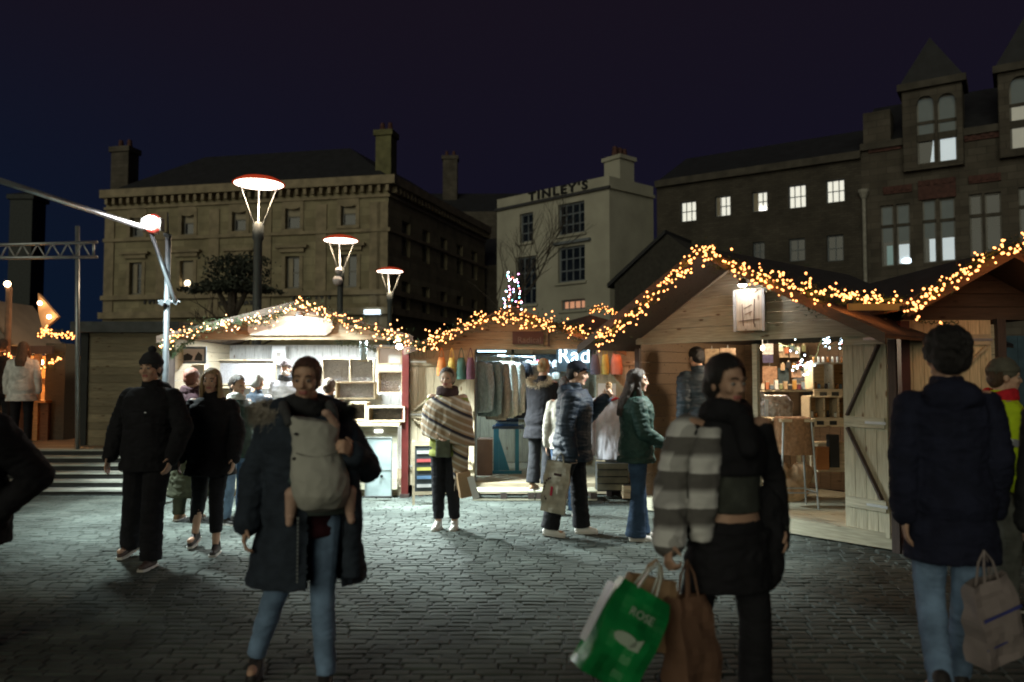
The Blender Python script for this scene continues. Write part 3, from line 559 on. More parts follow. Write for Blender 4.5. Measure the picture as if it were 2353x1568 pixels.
def garland(name, label, pts, n, spread=.07, group='fir garlands with warm fairy lights', leaf=1., col=None, br=.0135, seed=0, dens=420):
    rd = random.Random(seed); pts = [V(p) for p in pts]; t = thing(name, label, 'garland', pts[0], 0, group); inv = RM[t.name].inverted()
    seg = [(pts[i + 1] - pts[i]).length for i in range(len(pts) - 1)]; L = sum(seg)
    def pt(s):
        for i, l in enumerate(seg):
            if s <= l or i == len(seg) - 1: return pts[i].lerp(pts[i + 1], min(1, s / l))
            s -= l
    mb = MB()
    for i in range(int(L * dens * leaf)):
        c = inv @ pt(rd.random() * L); r = abs(rd.gauss(0, spread * .75)); a = rd.random() * 6.28; c = c + V((cos(a) * r, sin(a) * r * .7, sin(a * 1.7) * r))
        d = V((rd.uniform(-1, 1), rd.uniform(-1, 1), rd.uniform(-1, .7))).normalized()
        for j in range(3):
            e_ = (d + V((rd.uniform(-.8, .8), rd.uniform(-.8, .8), rd.uniform(-.8, .8)))).normalized(); s_ = e_.orthogonal().normalized() * .004; l_ = rd.uniform(.035, .065)
            mb.add([c - s_, c + s_, c + e_ * l_], [(0, 1, 2)])
    if leaf: mb.build('fir_sprays', NEEDLE, t, fix=False)
    wr = [inv @ (pt(L * i / 40) + V((rd.uniform(-.02, .02), -.02, rd.uniform(-.02, .02)))) for i in range(41)]; MB().path(wr, .004, 4).build('wire', NEEDLE, t)
    extra = 0
    if not col and n > 20: extra = max(0, int(n * 1.5) - 100); n = min(100, int(n * 1.5))
    if n > 12:
        m_ = max(2, int(L / .45))
        for j in range(m_):
            q = inv @ pt(L * (j + .5) / m_); lamp('bulb_light', q + V((0, -.10, -.03)), 2.2 if not col else .35, (1, .27, .05) if not col else (.6, .8, 1), .05, parent=t)
    i = 0
    while i < n:
        c0 = inv @ pt(rd.random() * L)
        for q in range(rd.choice((1, 1, 2, 3, 4))):
            if i >= n: break
            c = c0 + V((rd.gauss(0, spread * .55), -abs(rd.gauss(spread * .35, spread * .35)) - .01, rd.gauss(0, spread * .75))); m = rd.choice(col) if col else BULB
            o = bpy.data.objects.new('bulb', bulbmesh(m)); o.location = c; s_ = rd.uniform(.55, 1.1) * br / .0135; o.scale = (s_, s_, s_); COL.objects.link(o); o.parent = t; i += 1
    if extra:
        xb = MB()
        for q in range(extra):
            c = inv @ pt(rd.random() * L) + V((rd.gauss(0, spread * .55), -abs(rd.gauss(spread * .35, spread * .35)) - .01, rd.gauss(0, spread * .75))); r_ = .0135 * rd.uniform(.6, 1.0) * br / .0135; xb.ell(c, r_, r_, r_, 6)
        tag(xb.build('more_bulbs', BULB, t, True), kind='stuff')
    return t
BULB = mat('warm_bulb', (1, .8, .5), .5, 0, emit=(1, .34, .10), es=4.6)
BM_ = {}
def bulbmesh(m):
    if m.name not in BM_:
        bm = bmesh.new(); bmesh.ops.create_icosphere(bm, subdivisions=1, radius=.0135); me = bpy.data.meshes.new('bulb'); bm.to_mesh(me); bm.free(); me.materials.append(m); me.polygons.foreach_set('use_smooth', [True] * len(me.polygons)); BM_[m.name] = me
    return BM_[m.name]
def gar(name, label, uv, Y, n, **k): return garland(name, label, [at(u, v, Y if not callable(Y) else Y(u)) for u, v in uv], n, **k)
CW = (.78, .92, 1.0)
# ---- stall one: bright jewellery stall
X1, Y1 = at(395, 868, 10.6).x, 10.6; W1 = at(938, 868, 10.6).x - X1; U1 = lambda u, v, Y=10.6: at(u, v, Y) - V((X1, Y1, 0))
eave, ridge = at(400, 778, 10.6).z, at(665, 722, 10.6).z
S1 = stall('brightly lit open jewellery stall with white interior and rounded name board', (X1, Y1), 0, W1, 2.1, .12, eave, ridge + .07, .25, (.05, W1 - .06), PINE, wood('white_boards', (.62, .62, .58), .06, stretch=(14, 14, 1)), opz=at(600, 778, 10.6).z, side=.1, ridge=.53)
a, b = U1(573, 771), U1(768, 727); pts = []; 
for t_ in range(0, 13): x = a.x + (b.x - a.x) * t_ / 12; pts.append((x, -.07, a.z + (b.z - a.z) * (.80 + .2 * sin(pi * t_ / 12))))
bd = MB().prism([(a.x + .04, -.07, a.z), (b.x - .1, -.07, a.z), (b.x - .02, -.07, a.z + .05)] + [(p[0], p[1], p[2]) for p in reversed(pts)] + [(a.x, -.07, a.z + .05)], (0, .03, 0))
SG = bd.build('name_board', mat('painted_board', (.62, .58, .50), .6, .1, 3), S1)
FADE = mat('faded_letters', (.38, .34, .29), .7, .2, 8)
text('Silver & Stone', .12, FADE, SG, Matrix.Translation(((a.x + b.x) / 2, -.075, a.z + .09)) @ UP, .002) if False else None
for i in range(9):   # worn unreadable lettering
    x = a.x + .28 + i * .075; MB().box(x, x + .045, -.074, -.0701, a.z + .055, a.z + .10 + .02 * (i % 3 == 0)).build('worn_lettering', FADE, SG) if i in (0, 1, 3, 6, 8) else None
L1m = thing('sign_lamp', 'small bright lamp above the rounded name board of the bright stall', 'lamp', at(688, 728, 10.25)); MB().tube((0, .28, .06), (0, .02, .06), .012).lathe([(.03, .07), (.06, .02), (.065, .0)], n=14).build('shade', POLE, L1m, True); MB().ell((0, 0, .005), .045, .045, .03).build('bulb', mat('white_bulb', (1, 1, 1), .5, 0, emit=(1, .97, .9), es=60), L1m, True)
lamp('sign_light', (0, -.02, -.05), 15, (1, .95, .86), .03, parent=L1m); lamp('sign_beam', L1m.location + V((0, -.3, -.05)), 1200, (.9, 1, .95), .08, 'SPOT', spot=104, aim=V((-1.6, 9.4, 0)))
Z1 = lambda v, Y=10.6: at(600, v, Y).z
# inside: lamps, back shelf, boxes
for x in (.8, 1.6, 2.45):
    k = thing('strip_lamp', ('left', 'middle', 'right')[int(x > 1) + int(x > 2)] + ' white strip lamp under the roof inside the bright stall', 'lamp', (X1 + x, Y1 + .95, eave + .06)); MB().box(-.2, .2, -.02, .02, 0, .03).build('body', WHITEP, k); MB().cap((-.18, 0, -.012), (.18, 0, -.012), .012).build('tube', mat('cold_tube', (1, 1, 1), .5, 0, emit=(.9, .97, 1), es=9), k)
    lamp('strip_light', (0, 0, -.05), 72, (.86, .95, 1.0), .06, 'AREA', (0, 0, 0), size=.4, sy=.1, parent=k)
SHL = wood('shelf_pine', (.56, .46, .31), .08)
BEAD = mat('silver_beads', (.40, .40, .41), .35, .5, 55, .9, 70, metal=.3, col2=(.62, .62, .64)); BEADW = mat('white_beads', (.75, .75, .76), .3, .3, 60, .9, 70)
def display_box(label, u0, v0, u1, v1, Y, depth=.1, mid=(), fill=BEAD, grp='wooden display boxes of jewellery', n=220, big=.009):
    p0, p1 = at(u0, v1, Y), at(u1, v0, Y); w_, h_ = p1.x - p0.x, p1.z - p0.z; t = thing('display_box', label, 'display box', (p0.x, Y, p0.z), 0, grp); k = MB(); f = .022
    k.box(0, w_, 0, depth, 0, f).box(0, w_, 0, depth, h_ - f, h_).box(0, f, 0, depth, f, h_ - f).box(w_ - f, w_, 0, depth, f, h_ - f)
    for m in mid: k.box(w_ * m - .008, w_ * m + .008, .002, depth, f, h_ - f)
    k.build('frame', SHL, t); MB().box(f, w_ - f, depth - .01, depth, f, h_ - f).build('backing', fill, t); rd = random.Random(int(u0)); k = MB()
    for i in range(n):
        x, z, r = rd.uniform(f + .01, w_ - f - .01), rd.uniform(f + .01, h_ - f - .01), rd.uniform(.5, 1.2) * big
        k.add([(x - r, depth - .011, z), (x, depth - .011, z - r), (x + r, depth - .011, z), (x, depth - .011, z + r), (x, depth - .011 - r, z)], [(0, 1, 4), (1, 2, 4), (2, 3, 4), (3, 0, 4)])
    k.build('jewellery', fill, t, fix=False); return t
display_box('long display box of grey beaded jewellery on the left back shelf', 472, 826, 632, 885, 12.2, mid=(), n=420)
display_box('two part display box of grey jewellery right of the seller', 738, 823, 860, 880, 11.6, mid=(.53,), n=420)
display_box('deep tray box of dark jewellery below the two part box', 770, 878, 862, 918, 11.4, .22, n=260)
display_box('white card box at the right wing, brightest of the shelf', 866, 797, 924, 838, 10.75, fill=WHITEP, n=0)
display_box('box of white shell beads in the middle of the right wing', 866, 852, 926, 905, 10.7, .2, fill=BEADW, n=200, big=.016)
display_box('flat tray of small grey stones at the counter, left part', 800, 925, 842, 968, 10.45, .3, n=160)
display_box('open tray heaped with white shells on the counter corner', 843, 934, 930, 970, 10.35, .35, fill=BEADW, n=300, big=.02)
display_box('white pegboard with small hanging pieces under the framed picture', 392, 838, 470, 890, 11.2, fill=WHITEP, n=60)
def slab(name, label, cat, u0, v0, u1, v1, Y, th, m, **k): p0, p1 = at(u0, v1, Y), at(u1, v0, Y); return solo(MB().box(p0.x, p1.x, Y, Y + th, p0.z, p1.z), name, m, label, cat, **k)
def framed(label, u0, v0, u1, v1, Y, mf, mi, cat='picture', name='framed_picture', mark=None):
    p0, p1 = at(u0, v1, Y), at(u1, v0, Y); w_, h_ = p1.x - p0.x, p1.z - p0.z; t = thing(name, label, cat, (p0.x, Y, p0.z)); f = min(w_, h_) * .13
    MB().box(0, w_, 0, .025, 0, f).box(0, w_, 0, .025, h_ - f, h_).box(0, f, 0, .025, f, h_ - f).box(w_ - f, w_, 0, .025, f, h_ - f).build('frame', mf, t); c = MB().box(f, w_ - f, .008, .02, f, h_ - f).build('print', mi, t)
    if mark: k = MB(); [k.prism([(w_ * x, .004, h_ * z) for x, z in poly], (0, .003, 0)) for poly in mark]; k.build('drawing', LETTER, c)
    return t
framed('framed dark picture with a white shape at the left of the bright stall', 412, 797, 474, 836, 10.9, mat('blue_grey_frame', (.16, .20, .24), .5), WHITEP, mark=[[(.15, .16), (.45, .2), (.5, .45), (.3, .62), (.15, .5)], [(.55, .2), (.85, .16), (.85, .5), (.7, .7), (.6, .45)]])
k = thing('notice', 'white square notice pinned to the back wall beside the seller', 'notice', at(640, 838, 12.5)); MB().box(-.11, .11, 0, .006, 0, .3).build('paper', WHITEP, k); MB().box(-.035, .035, -.004, -.001, .12, .19).build('square', FADE, k)
k = MB(); c1 = at(640, 888, 12.0); k.box(X1 + .1, X1 + W1 - .7, 12.0, 12.5, c1.z - .03, c1.z); solo(k, 'back_shelf', SHL, 'pale back shelf across the inside of the bright stall', 'shelf')
ct1 = thing('sales_counter', 'timber counter with boarded front under the jewellery trays', 'counter', (X1 + .05, 10.3, .12)); cz = at(850, 972, 10.4).z - .12; MB().box(-.02, W1 - .12, -.06, .55, cz - .035, cz).build('counter_top', SHL, ct1); boards(MB(), 0, W1 - .15, 0, cz - .04, .02, .02, .11).build('front', PINE_G, ct1)
MB().box(W1 - .45, W1 - .35, .005, .018, cz - .12, cz - .09).build('under_light', mat('small_white_led', (1, 1, 1), .5, 0, emit=(.9, .95, 1), es=9), ct1)
wb = thing('metal_board', 'pale blue grey metal board leaning against the counter', 'board', at(838, 1141, 10.1)); h_ = at(838, 1005, 10.1).z - wb.location.z; wdt = at(901, 1000, 10.1).x - wb.location.x
MB().box(.012, wdt - .012, .0, .012, .012, h_ - .012).build('panel', mat('blue_grey_sheet', (.34, .42, .43), .4, .25, 4, .2, 20, metal=.2), wb); MB().box(0, wdt, -.006, .02, 0, .012).box(0, wdt, -.006, .02, h_ - .012, h_).box(0, .012, -.006, .02, .012, h_ - .012).box(wdt - .012, wdt, -.006, .02, .012, h_ - .012).box(.012, wdt - .012, -.004, -.001, h_ * .44, h_ * .45).build('frame', STEEL, wb); MB().lathe([(.02, 0), (.02, .01)], (0, 0, 0), 12).xf(Matrix.Translation((wdt * .62, -.004, h_ * .34)) @ UP).build('knob', LETTER, wb)
k = thing('glass_tube', 'tall clear glass tube standing high at the right of the bright stall', 'glass tube', at(835, 828, 11.5)); MB().lathe([(.05, 0), (.052, .28), (.046, .29)], n=12).build('tube', mat('pale_glass', (.45, .55, .58), .2, .2, 5), k, True); MB().box(-.07, .07, -.05, .05, -.02, 0).build('base', SHL, k)
k = thing('corner_spotlight', 'bright white spotlight at the right corner of the bright stall', 'spotlight', at(918, 797, 10.25)); MB().tube((0, .3, .05), (0, .03, .02), .015).lathe([(.03, .05), (.05, 0)], n=12).build('housing', POLE, k); MB().ell((0, -.03, 0), .04, .03, .035).build('lens', mat('white_bulb2', (1, 1, 1), .5, 0, emit=(1, .96, .92), es=70), k, True); lamp('spot_light', (0, -.08, 0), 9, (1, .93, .9), .03, parent=k); lamp('spot_beam', k.location + V((0, -.42, 0)), 1250, (.86, .98, .97), .08, 'SPOT', spot=104, aim=V((-.5, 9.3, 0)))
k = thing('glow_tinted_post', 'dark post with red lamp glow put into its colour, between the bright stall and the clothes stall', 'post', (at(930, 868, 10.35).x, 10.4, 0)); MB().box(-.045, .045, 0, .08, 0, at(930, 792, 10.4).z).build('post', mat('red_glow_tint', (.10, .014, .012), .5, .2, 5), k); MB().box(-.06, .06, -.01, .1, 0, .05).build('foot', DKP, k)  # post colour imitates the red glow of the lamp beside it
gb = thing('leaf_swag', 'small green leaf swag under the lintel inside the bright stall', 'leaf swag', at(770, 785, 10.9)); k = MB(); rd = random.Random(5)
for i in range(500):
    t_ = rd.random(); c = at(770 + 100 * t_, 785 + 22 * t_ * t_, 10.9) - gb.location + V((rd.gauss(0, .02), rd.gauss(0, .02), rd.gauss(0, .025))); d = V((rd.uniform(-1, 1), rd.uniform(-1, 1), rd.uniform(-1, 1))).normalized(); e_ = d.orthogonal().normalized() * .007; k.add([c - d * .02, c + e_, c + d * .02, c - e_], [(0, 1, 2, 3)])
k.build('leaves', mat('sage_leaf', (.16, .19, .12), .7, .3, 9, island=.3), gb, fix=False)
gar('fir_garland', 'lit fir garland climbing from the mast to the lamp over the bright stall', [(378, 805), (400, 775), (470, 752), (560, 738), (612, 738)], 10.2, 72, spread=.075, seed=1)
gar('fir_garland', 'cluster of lit garland peaking above the rounded name board', [(612, 738), (645, 725), (660, 705), (705, 700), (728, 712)], 10.25, 30, spread=.07, seed=2, leaf=.7)
gar('fir_garland', 'lit garland running down from the peak to the red tinted post', [(728, 712), (770, 735), (830, 750), (880, 765), (930, 780), (963, 800)], 10.2, 76, spread=.08, seed=3)
gar('fir_garland', 'short stray end of garland hanging at the mast beside the bright stall', [(400, 775), (388, 790), (395, 820), (420, 795), (450, 775)], 10.3, 4, spread=.045, seed=4)
# ---- stall two: clothes stall
U2 = lambda u, v, Y=10.6: at(u, v, Y)
X2 = at(966, 868, 10.6).x; W2 = at(1400, 868, 10.6).x - X2
S2 = stall('clothes stall with open timber doors, blue lit inside and white neon sign', (X2, 10.6), 0, W2, 2.6, .17, at(1100, 800, 10.6).z, at(1165, 722, 10.6).z, .35, (at(1092, 868, 10.6).x - X2, at(1370, 868, 10.6).x - X2), PINE, PINEV, side=.18, ridge=.48)
zt_ = at(1000, 804, 10.5).z; zb_ = at(1000, 1115, 10.5).z
xa, xb = at(942, 868, 10.5).x - X2, at(1090, 868, 10.5).x - X2; door(S2, xa, xb, zb_, zt_, -.09, PINEV, PINE, brace='N')
xa, xb = at(1376, 868, 10.5).x - X2, at(1492, 868, 10.5).x - X2; door(S2, xa, xb, zb_, zt_, -.09, PINEV, PINE, flip=True, brace='Z')
BLUEP = mat('teal_painted_wall', (.025, .14, .19), .6, .15, 3)
MB().box(at(1190, 868, 12.9).x - X2, at(1290, 868, 12.9).x - X2, 2.5, 2.585, .9, 1.98).build('pin_board', mat('grey_board', (.25, .28, .30), .7, .1, 4), S2)
tb = thing('trestle', 'teal painted timber trestle on the floor of the clothes stall', 'trestle', at(1168, 1103, 11.6)); tb.location.z = .172; k = MB()
MB().box(-.24, .24, .0, .4, .66, .70).build('trestle_top', mat('dark_goods_top', (.05, .06, .08), .8), tb); MB().box(-.22, -.14, 0, .03, 0, .659).build('leg', BLUEP, tb); MB().box(.10, .16, 0, .03, 0, .659).build('leg', BLUEP, tb); MB().prism([(-.139, .0, .05), (.02, .0, .05), (-.139, .0, .55)], (0, .025, 0)).build('gusset', BLUEP, tb); MB().box(-.24, .2, -.03, -.001, .0, .045).build('foot_rail', BLUEP, tb)
fj = thing('folded_jeans', 'stack of folded blue clothes on the teal trestle', 'clothes', at(1165, 984, 11.65)); fj.location.z = .874; [blob(MB().box(-.17 + .02 * (i % 2), .17, -.02, .26, .035 * i, .035 * i + .03), 'folded_garment', mat('fold_' + str(i), c, .9, .3, 10), fj, .010, 3, .004, seed=i) for i, c in enumerate(((.03, .08, .2), (.1, .15, .22), (.02, .03, .06)))]
slab('brown_crate_side', 'tall brown cardboard box beside the teal board in the clothes stall', 'box', 1096, 1010, 1131, 1100, 11.4, .4, mat('cardboard', (.20, .11, .07), .8, .2, 4))
for i, (u, v, w0, wt) in enumerate(((1130, 806, 1.2, 46), (1225, 800, .9, 24))):
    p = at(u, v, 11.3 + i * .5); k = thing('cold_strip_lamp', ('left', 'right')[i] + ' cold blue white strip lamp inside the clothes stall', 'lamp', p); MB().box(-.22, .22, -.02, .02, 0, .03).build('body', WHITEP, k); MB().cap((-.2, 0, -.01), (.2, 0, -.01), .011).build('tube', mat('blue_tube', (1, 1, 1), .5, 0, emit=(.55, .85, 1), es=5), k); lamp('strip_light', (0, 0, -.04), wt, (.55, .82, 1.0), .1, 'AREA', (0, 0, 0), size=.5, sy=.1, parent=k)
nn = thing('neon_sign', 'white neon sign reading Rad inside the clothes stall', 'neon sign', at(1319, 818, 10.8)); NEON = mat('neon', (1, 1, 1), .5, 0, emit=(.72, .92, 1), es=3.2)
text('Rad', .31, NEON, nn, Matrix.Translation((0, 0, 0)) @ UP @ Matrix.Scale(.9, 4, (1, 0, 0)), .012, 'neon_letters', offs=.001, sp=1.1); MB().box(-.24, .22, .03, .045, -.22, .2).build('backing', mat('clear_backing', (.06, .10, .13), .3), nn)
lamp('neon_light', (0, -.1, 0), 4, (.6, .85, 1), .12, parent=nn)
sb = thing('name_sign', 'small dark wooden sign reading Radical on the clothes stall gable', 'sign', at(1213, 776, 10.5)); MB().box(-.21, .21, 0, .03, -.09, .085).build('board', mat('dark_red_board', (.07, .035, .035), .6, .2, 6), sb)
text('Radical', .115, mat('sign_cream', (.16, .14, .13), .6), sb, Matrix.Translation((.02, -.004, -.035)) @ UP, .003); MB().box(.27, .30, -.01, .02, -.12, .1).build('bracket', DKP, sb)
gar('fir_garland', 'lit fir garland rising along the left slope of the clothes stall roof', [(965, 795), (1000, 780), (1060, 752), (1110, 735), (1165, 725)], 10.2, 78, spread=.085, seed=5, leaf=.7)
gar('fir_garland', 'lit fir garland falling along the right slope of the clothes stall roof', [(1165, 725), (1210, 735), (1260, 745), (1320, 760), (1375, 780)], 10.2, 76, spread=.09, seed=6, leaf=.7)
gar('fairy_lights', 'short row of fairy lights under the big stall eave above the right door', [(1410, 797), (1450, 800), (1485, 799)], 10.1, 14, spread=.02, seed=7, leaf=.1, group='loose strings of warm fairy lights')
gar('fairy_lights', 'few dangling fairy lights at the left end of the clothes stall roof', [(940, 790), (975, 800), (1010, 803)], 10.2, 10, spread=.03, seed=8, leaf=.1, group='loose strings of warm fairy lights')
gar('distant_garland', 'paler lit garland on the stall roof farther back', [(1352, 715), (1380, 708), (1405, 715), (1430, 728)], 14.5, 26, spread=.06, seed=9, leaf=.6)
st5 = thing('rear_stall', 'rear stall showing only its dark roof behind the clothes stall', 'market stall', (1.2, 14.8, 0)); MB().prism([(-1.0, 0, 2.45), (1.6, 0, 2.45), (.3, 0, 2.8)], (0, 2.5, 0)).build('roof', FELT, st5); MB().box(-.8, 1.4, .2, 2.3, 0, 2.44).build('wall', PINE_G, st5)
# pallets, a-board, crates
def pallet(label, u0, u1, Y, z0):
    p0, p1 = at(u0, 1130, Y), at(u1, 1130, Y); L = p1.x - p0.x; t = thing('pallet', label, 'pallet', (p0.x, Y, z0), 0, 'timber pallets used as a step')
    for j in range(3): MB().box(0, L, j * .14, j * .14 + .1, .10, .118).build('top_board', PINE_G, t); 
    for x in (0, L / 2 - .04, L - .08): MB().box(x, x + .08, .0, .38, .02, .098).build('block', DKP, t)
    MB().box(0, L, 0, .1, 0, .018).build('bottom_board', PINE_G, t)
pallet('left timber pallet forming the step of the clothes stall', 1086, 1228, 10.1, .012); pallet('right timber pallet of the clothes stall step, beside the tote bag', 1231, 1372, 10.1, .012)
ab = thing('a_board', 'small folding blackboard with coloured price strips by the clothes stall door', 'sandwich board', (at(976, 868, 9.8).x, 9.8, 0), .15); tl = Matrix.Rotation(-.14, 4, 'X')
for s in (-1, 1): MB().box(s * .13 - .014, s * .13 + .014, 0, .02, 0, .80).xf(tl).build('leg', PINE, ab)
for s in (-1, 1): MB().box(s * .13 - .014, s * .13 + .014, 0, .02, 0, .80).xf(Matrix.Translation((0, .26, 0)) @ Matrix.Rotation(.16, 4, 'X')).build('leg', PINE, ab)
MB().box(-.115, .115, .004, .014, .16, .78).xf(tl).build('blackboard', mat('chalkboard', (.03, .04, .045), .6), ab); k = MB().box(-.115, .115, -.001, .021, .74, .80).box(-.115, .115, -.001, .021, .13, .17).xf(tl).build('rail', PINE, ab)
for i, c in enumerate(((.5, .5, .48), (.45, .08, .08), (.45, .42, .1), (.1, .2, .35), (.5, .5, .5))): MB().box(-.09, .09, -.002, .003, .64 - i * .105, .68 - i * .105).xf(tl).build('price_strip', mat(f'strip_{i}', c, .7), ab)
cr_ = thing('grey_crate', 'dark slatted crate below the hanging grey sweatshirt', 'crate', at(1372, 1130, 10.2)); L = at(1445, 1130, 10.2).x - cr_.location.x; h_ = .36
for j in range(4): MB().box(0, L, 0, .012, .02 + j * .09, .095 + j * .09).build('slat', mat('mossy_wood', (.09, .085, .055), .8, .3, 6), cr_)
MB().box(.01, L - .01, .02, .3, 0, .36).build('contents', DARKW, cr_)
k = thing('pale_crate', 'low pale crate on the ground at the right door of the clothes stall', 'crate', at(1432, 1146, 10.1)); MB().box(0, .34, 0, .25, 0, .07).box(0, .34, 0, .25, .08, .16).build('side', SHL, k); MB().box(.01, .33, .01, .24, .165, .17).build('lid', DARKW, k)
# ---- hanging goods
def hanging(name, label, cat, p, w_, h_, m, group, rz=0., sleeves=True, seed=0, m2=None):
    t = thing(name, label, cat, p, rz, group); k = MB(); s = w_ / .5
    k.loft([((0, 0, -.07), V((.07 * s, 0, 0)), V((0, .035, 0))), ((0, 0, -.10), V((.14 * s, 0, 0)), V((0, .045, 0))), ((0, 0, -.16), V((.22 * s, 0, 0)), V((0, .05, 0))), ((0, 0, -.4), V((.22 * s, 0, 0)), V((0, .055, 0))), ((0, 0, -h_), V((.21 * s, 0, 0)), V((0, .05, 0)))], 18)
    if sleeves:
        for q in (-1, 1): k.cap((q * .19 * s, 0, -.15), (q * .25 * s, -.02, -.42), .055, .05).cap((q * .25 * s, -.02, -.42), (q * .255 * s, -.03, -h_ * .93), .05, .036)
    blob(k, 'fabric', m, t, .014, 3, .012, (16, 16, 4), seed=seed); h = MB().path([(0, 0, -.08), (0, 0, .0), (.015, 0, .03), (.03, 0, .02), (.03, 0, 0)], .004, 5).path([(-.2 * s, 0, -.14), (0, 0, -.075), (.2 * s, 0, -.14)], .009, 6); h.build('hanger', mat('hanger_wood', (.5, .3, .15), .5), t)
    return t
RAILZ = at(1140, 818, 11.0).z
k = thing('clothes_rail', 'steel clothes rail running back inside the clothes stall', 'clothes rail', (at(1095, 868, 11).x, 11.0, .17)); MB().tube((0, -.2, RAILZ - .17), (.85, .9, RAILZ - .17), .013).build('rail', STEEL, k); MB().tube((0, -.2, 0), (0, -.2, RAILZ - .17), .013).build('upright', STEEL, k); MB().tube((.85, .9, 0), (.85, .9, RAILZ - .17), .013).build('upright', STEEL, k)
CL = [('grey_knit', (.24, .27, .27), 'grey ribbed jumper, first on the rail by the left door'), ('dark_stripe', (.16, .2, .19), 'darker grey green jumper, second on the clothes rail'), ('brown_check', (.27, .22, .17), 'brown grey overshirt, third on the clothes rail'), ('cream_knit', (.58, .53, .42), 'cream sweatshirt, brightest on the clothes rail'), ('cream_knit2', (.5, .46, .38), 'off white jumper just behind the brightest cream sweatshirt'), ('black_shirt', (.03, .03, .04), 'black top on a hanger, sixth on the rail'), ('beige_fleece', (.36, .3, .25), 'beige grey fleece, seventh on the rail'), ('blue_shirt', (.13, .25, .33), 'pale blue shirt at the far end of the rail')]
for i, (n_, c_, lb) in enumerate(CL):
    t_ = i / 7; p = V((at(1095, 868, 11).x + .05 + .78 * t_, 10.85 + .95 * t_, RAILZ - .01)); hanging('hanging_jumper', lb, 'jumper', p, .44, .78 + .06 * (i % 3) + (.1 if i == 3 else 0), mat(n_, c_, .9, .3, 20, .5, 60, stretch=(6, 6, 1)), 'clothes on the rail', R(-38), seed=i)
t = hanging('hanging_sweatshirt', 'large lilac grey sweatshirt with red collar hung on the right door', 'sweatshirt', at(1402, 898, 10.35), .5, .92, mat('lilac_grey', (.42, .42, .46), .9, .12, 10, .4, 60), None, R(-6), seed=21); MB().path([(-.09, -.05, -.10), (0, -.065, -.13), (.09, -.05, -.10)], .016, 8).build('collar', mat('red_collar', (.4, .03, .05), .8), t); MB().path([(-.2, -.02, -.12), (0, -.03, -.085), (.2, -.02, -.12)], .012, 6).build('red_hanger', mat('red_collar', (.4, .03, .05), .8), t)
def tote(name, label, u0, v0, u1, v1, Y, col, group, seed=0, th=.05):
    p0, p1 = at(u0, v1, Y), at(u1, v0, Y); w_, h_ = p1.x - p0.x, p1.z - p0.z; t = thing(name, label, 'bag', (p0.x + w_ / 2, Y, p0.z), 0, group); m = mat('bag_' + name + str(seed), col, .85, .15, 9, .3, 50); k = MB()
    k.loft([((0, 0, .01), V((w_ * .46, 0, 0)), V((0, th, 0))), ((0, 0, h_ * .3), V((w_ * .5, 0, 0)), V((0, th * 1.1, 0))), ((0, 0, h_ * .7), V((w_ * .42, 0, 0)), V((0, th * .9, 0))), ((0, 0, h_), V((w_ * .3, 0, 0)), V((0, th * .4, 0)))], 18); blob(k, 'body', m, t, .012, 2, .006, (14, 14, 8), seed=seed)
    for s in (-1, 1): MB().path([(s * w_ * .28, -.01, h_ * .95), (s * w_ * .12, -.01, h_ + .09), (0, 0, h_ + .13)], .005, 5).build('strap', m, t)
    return t
for i, (nm, lb, u0, u1, c_) in enumerate((('hanging_bag', 'orange bag hung first on the left door of the clothes stall', 1003, 1026, (.5, .20, .06)), ('hanging_bag', 'mustard bag hung second on the left door, beside the orange one', 1028, 1048, (.5, .40, .10)), ('hanging_bag', 'dark green bag hung third on the left door', 1048, 1072, (.04, .10, .08)), ('hanging_bag', 'dark maroon bag hung last on the left door by the rail', 1070, 1092, (.10, .04, .06)))): tote(nm, lb, u0, 822, u1, 866 + (i > 1) * 8, 10.3, c_, 'bags hung on the open doors', i)
for i, (lb, u0, u1, c_) in enumerate((('navy bag hung beside the neon sign on the right door', 1356, 1379, (.12, .12, .18)), ('yellow bag hung between the navy and the pink bag', 1381, 1400, (.5, .42, .12)), ('coral pink bag hung nearest the door ledge', 1402, 1431, (.55, .22, .17)))): tote('hanging_bag', lb, u0, 815, u1, 863, 10.3, c_, 'bags hung on the open doors', 10 + i)
k = thing('poster', 'white poster with pale printing on the right door of the clothes stall', 'poster', at(1395, 950, 10.42)); MB().box(-.12, .12, 0, .006, 0, .4).build('paper', WHITEP, k)
for i in range(4): MB().box(-.07 + .01 * (i % 2), .06, -.003, -.001, .12 + i * .05, .14 + i * .05 + .01 * (i == 3)).build('print_line', FADE, k)
gr = thing('cap_rack', 'dark wire rack of caps on the back wall of the clothes stall', 'rack', at(1203, 895, 12.2)); k = MB(); gw_, gh = at(1288, 895, 12.2).x - gr.location.x, at(1203, 816, 12.2).z - gr.location.z
for i in range(8): k.tube((gw_ * i / 7, 0, 0), (gw_ * i / 7, 0, gh), .004, n=4)
for j in range(6): k.tube((0, 0, gh * j / 5), (gw_, 0, gh * j / 5), .004, n=4)
k.build('grid', POLE, gr)
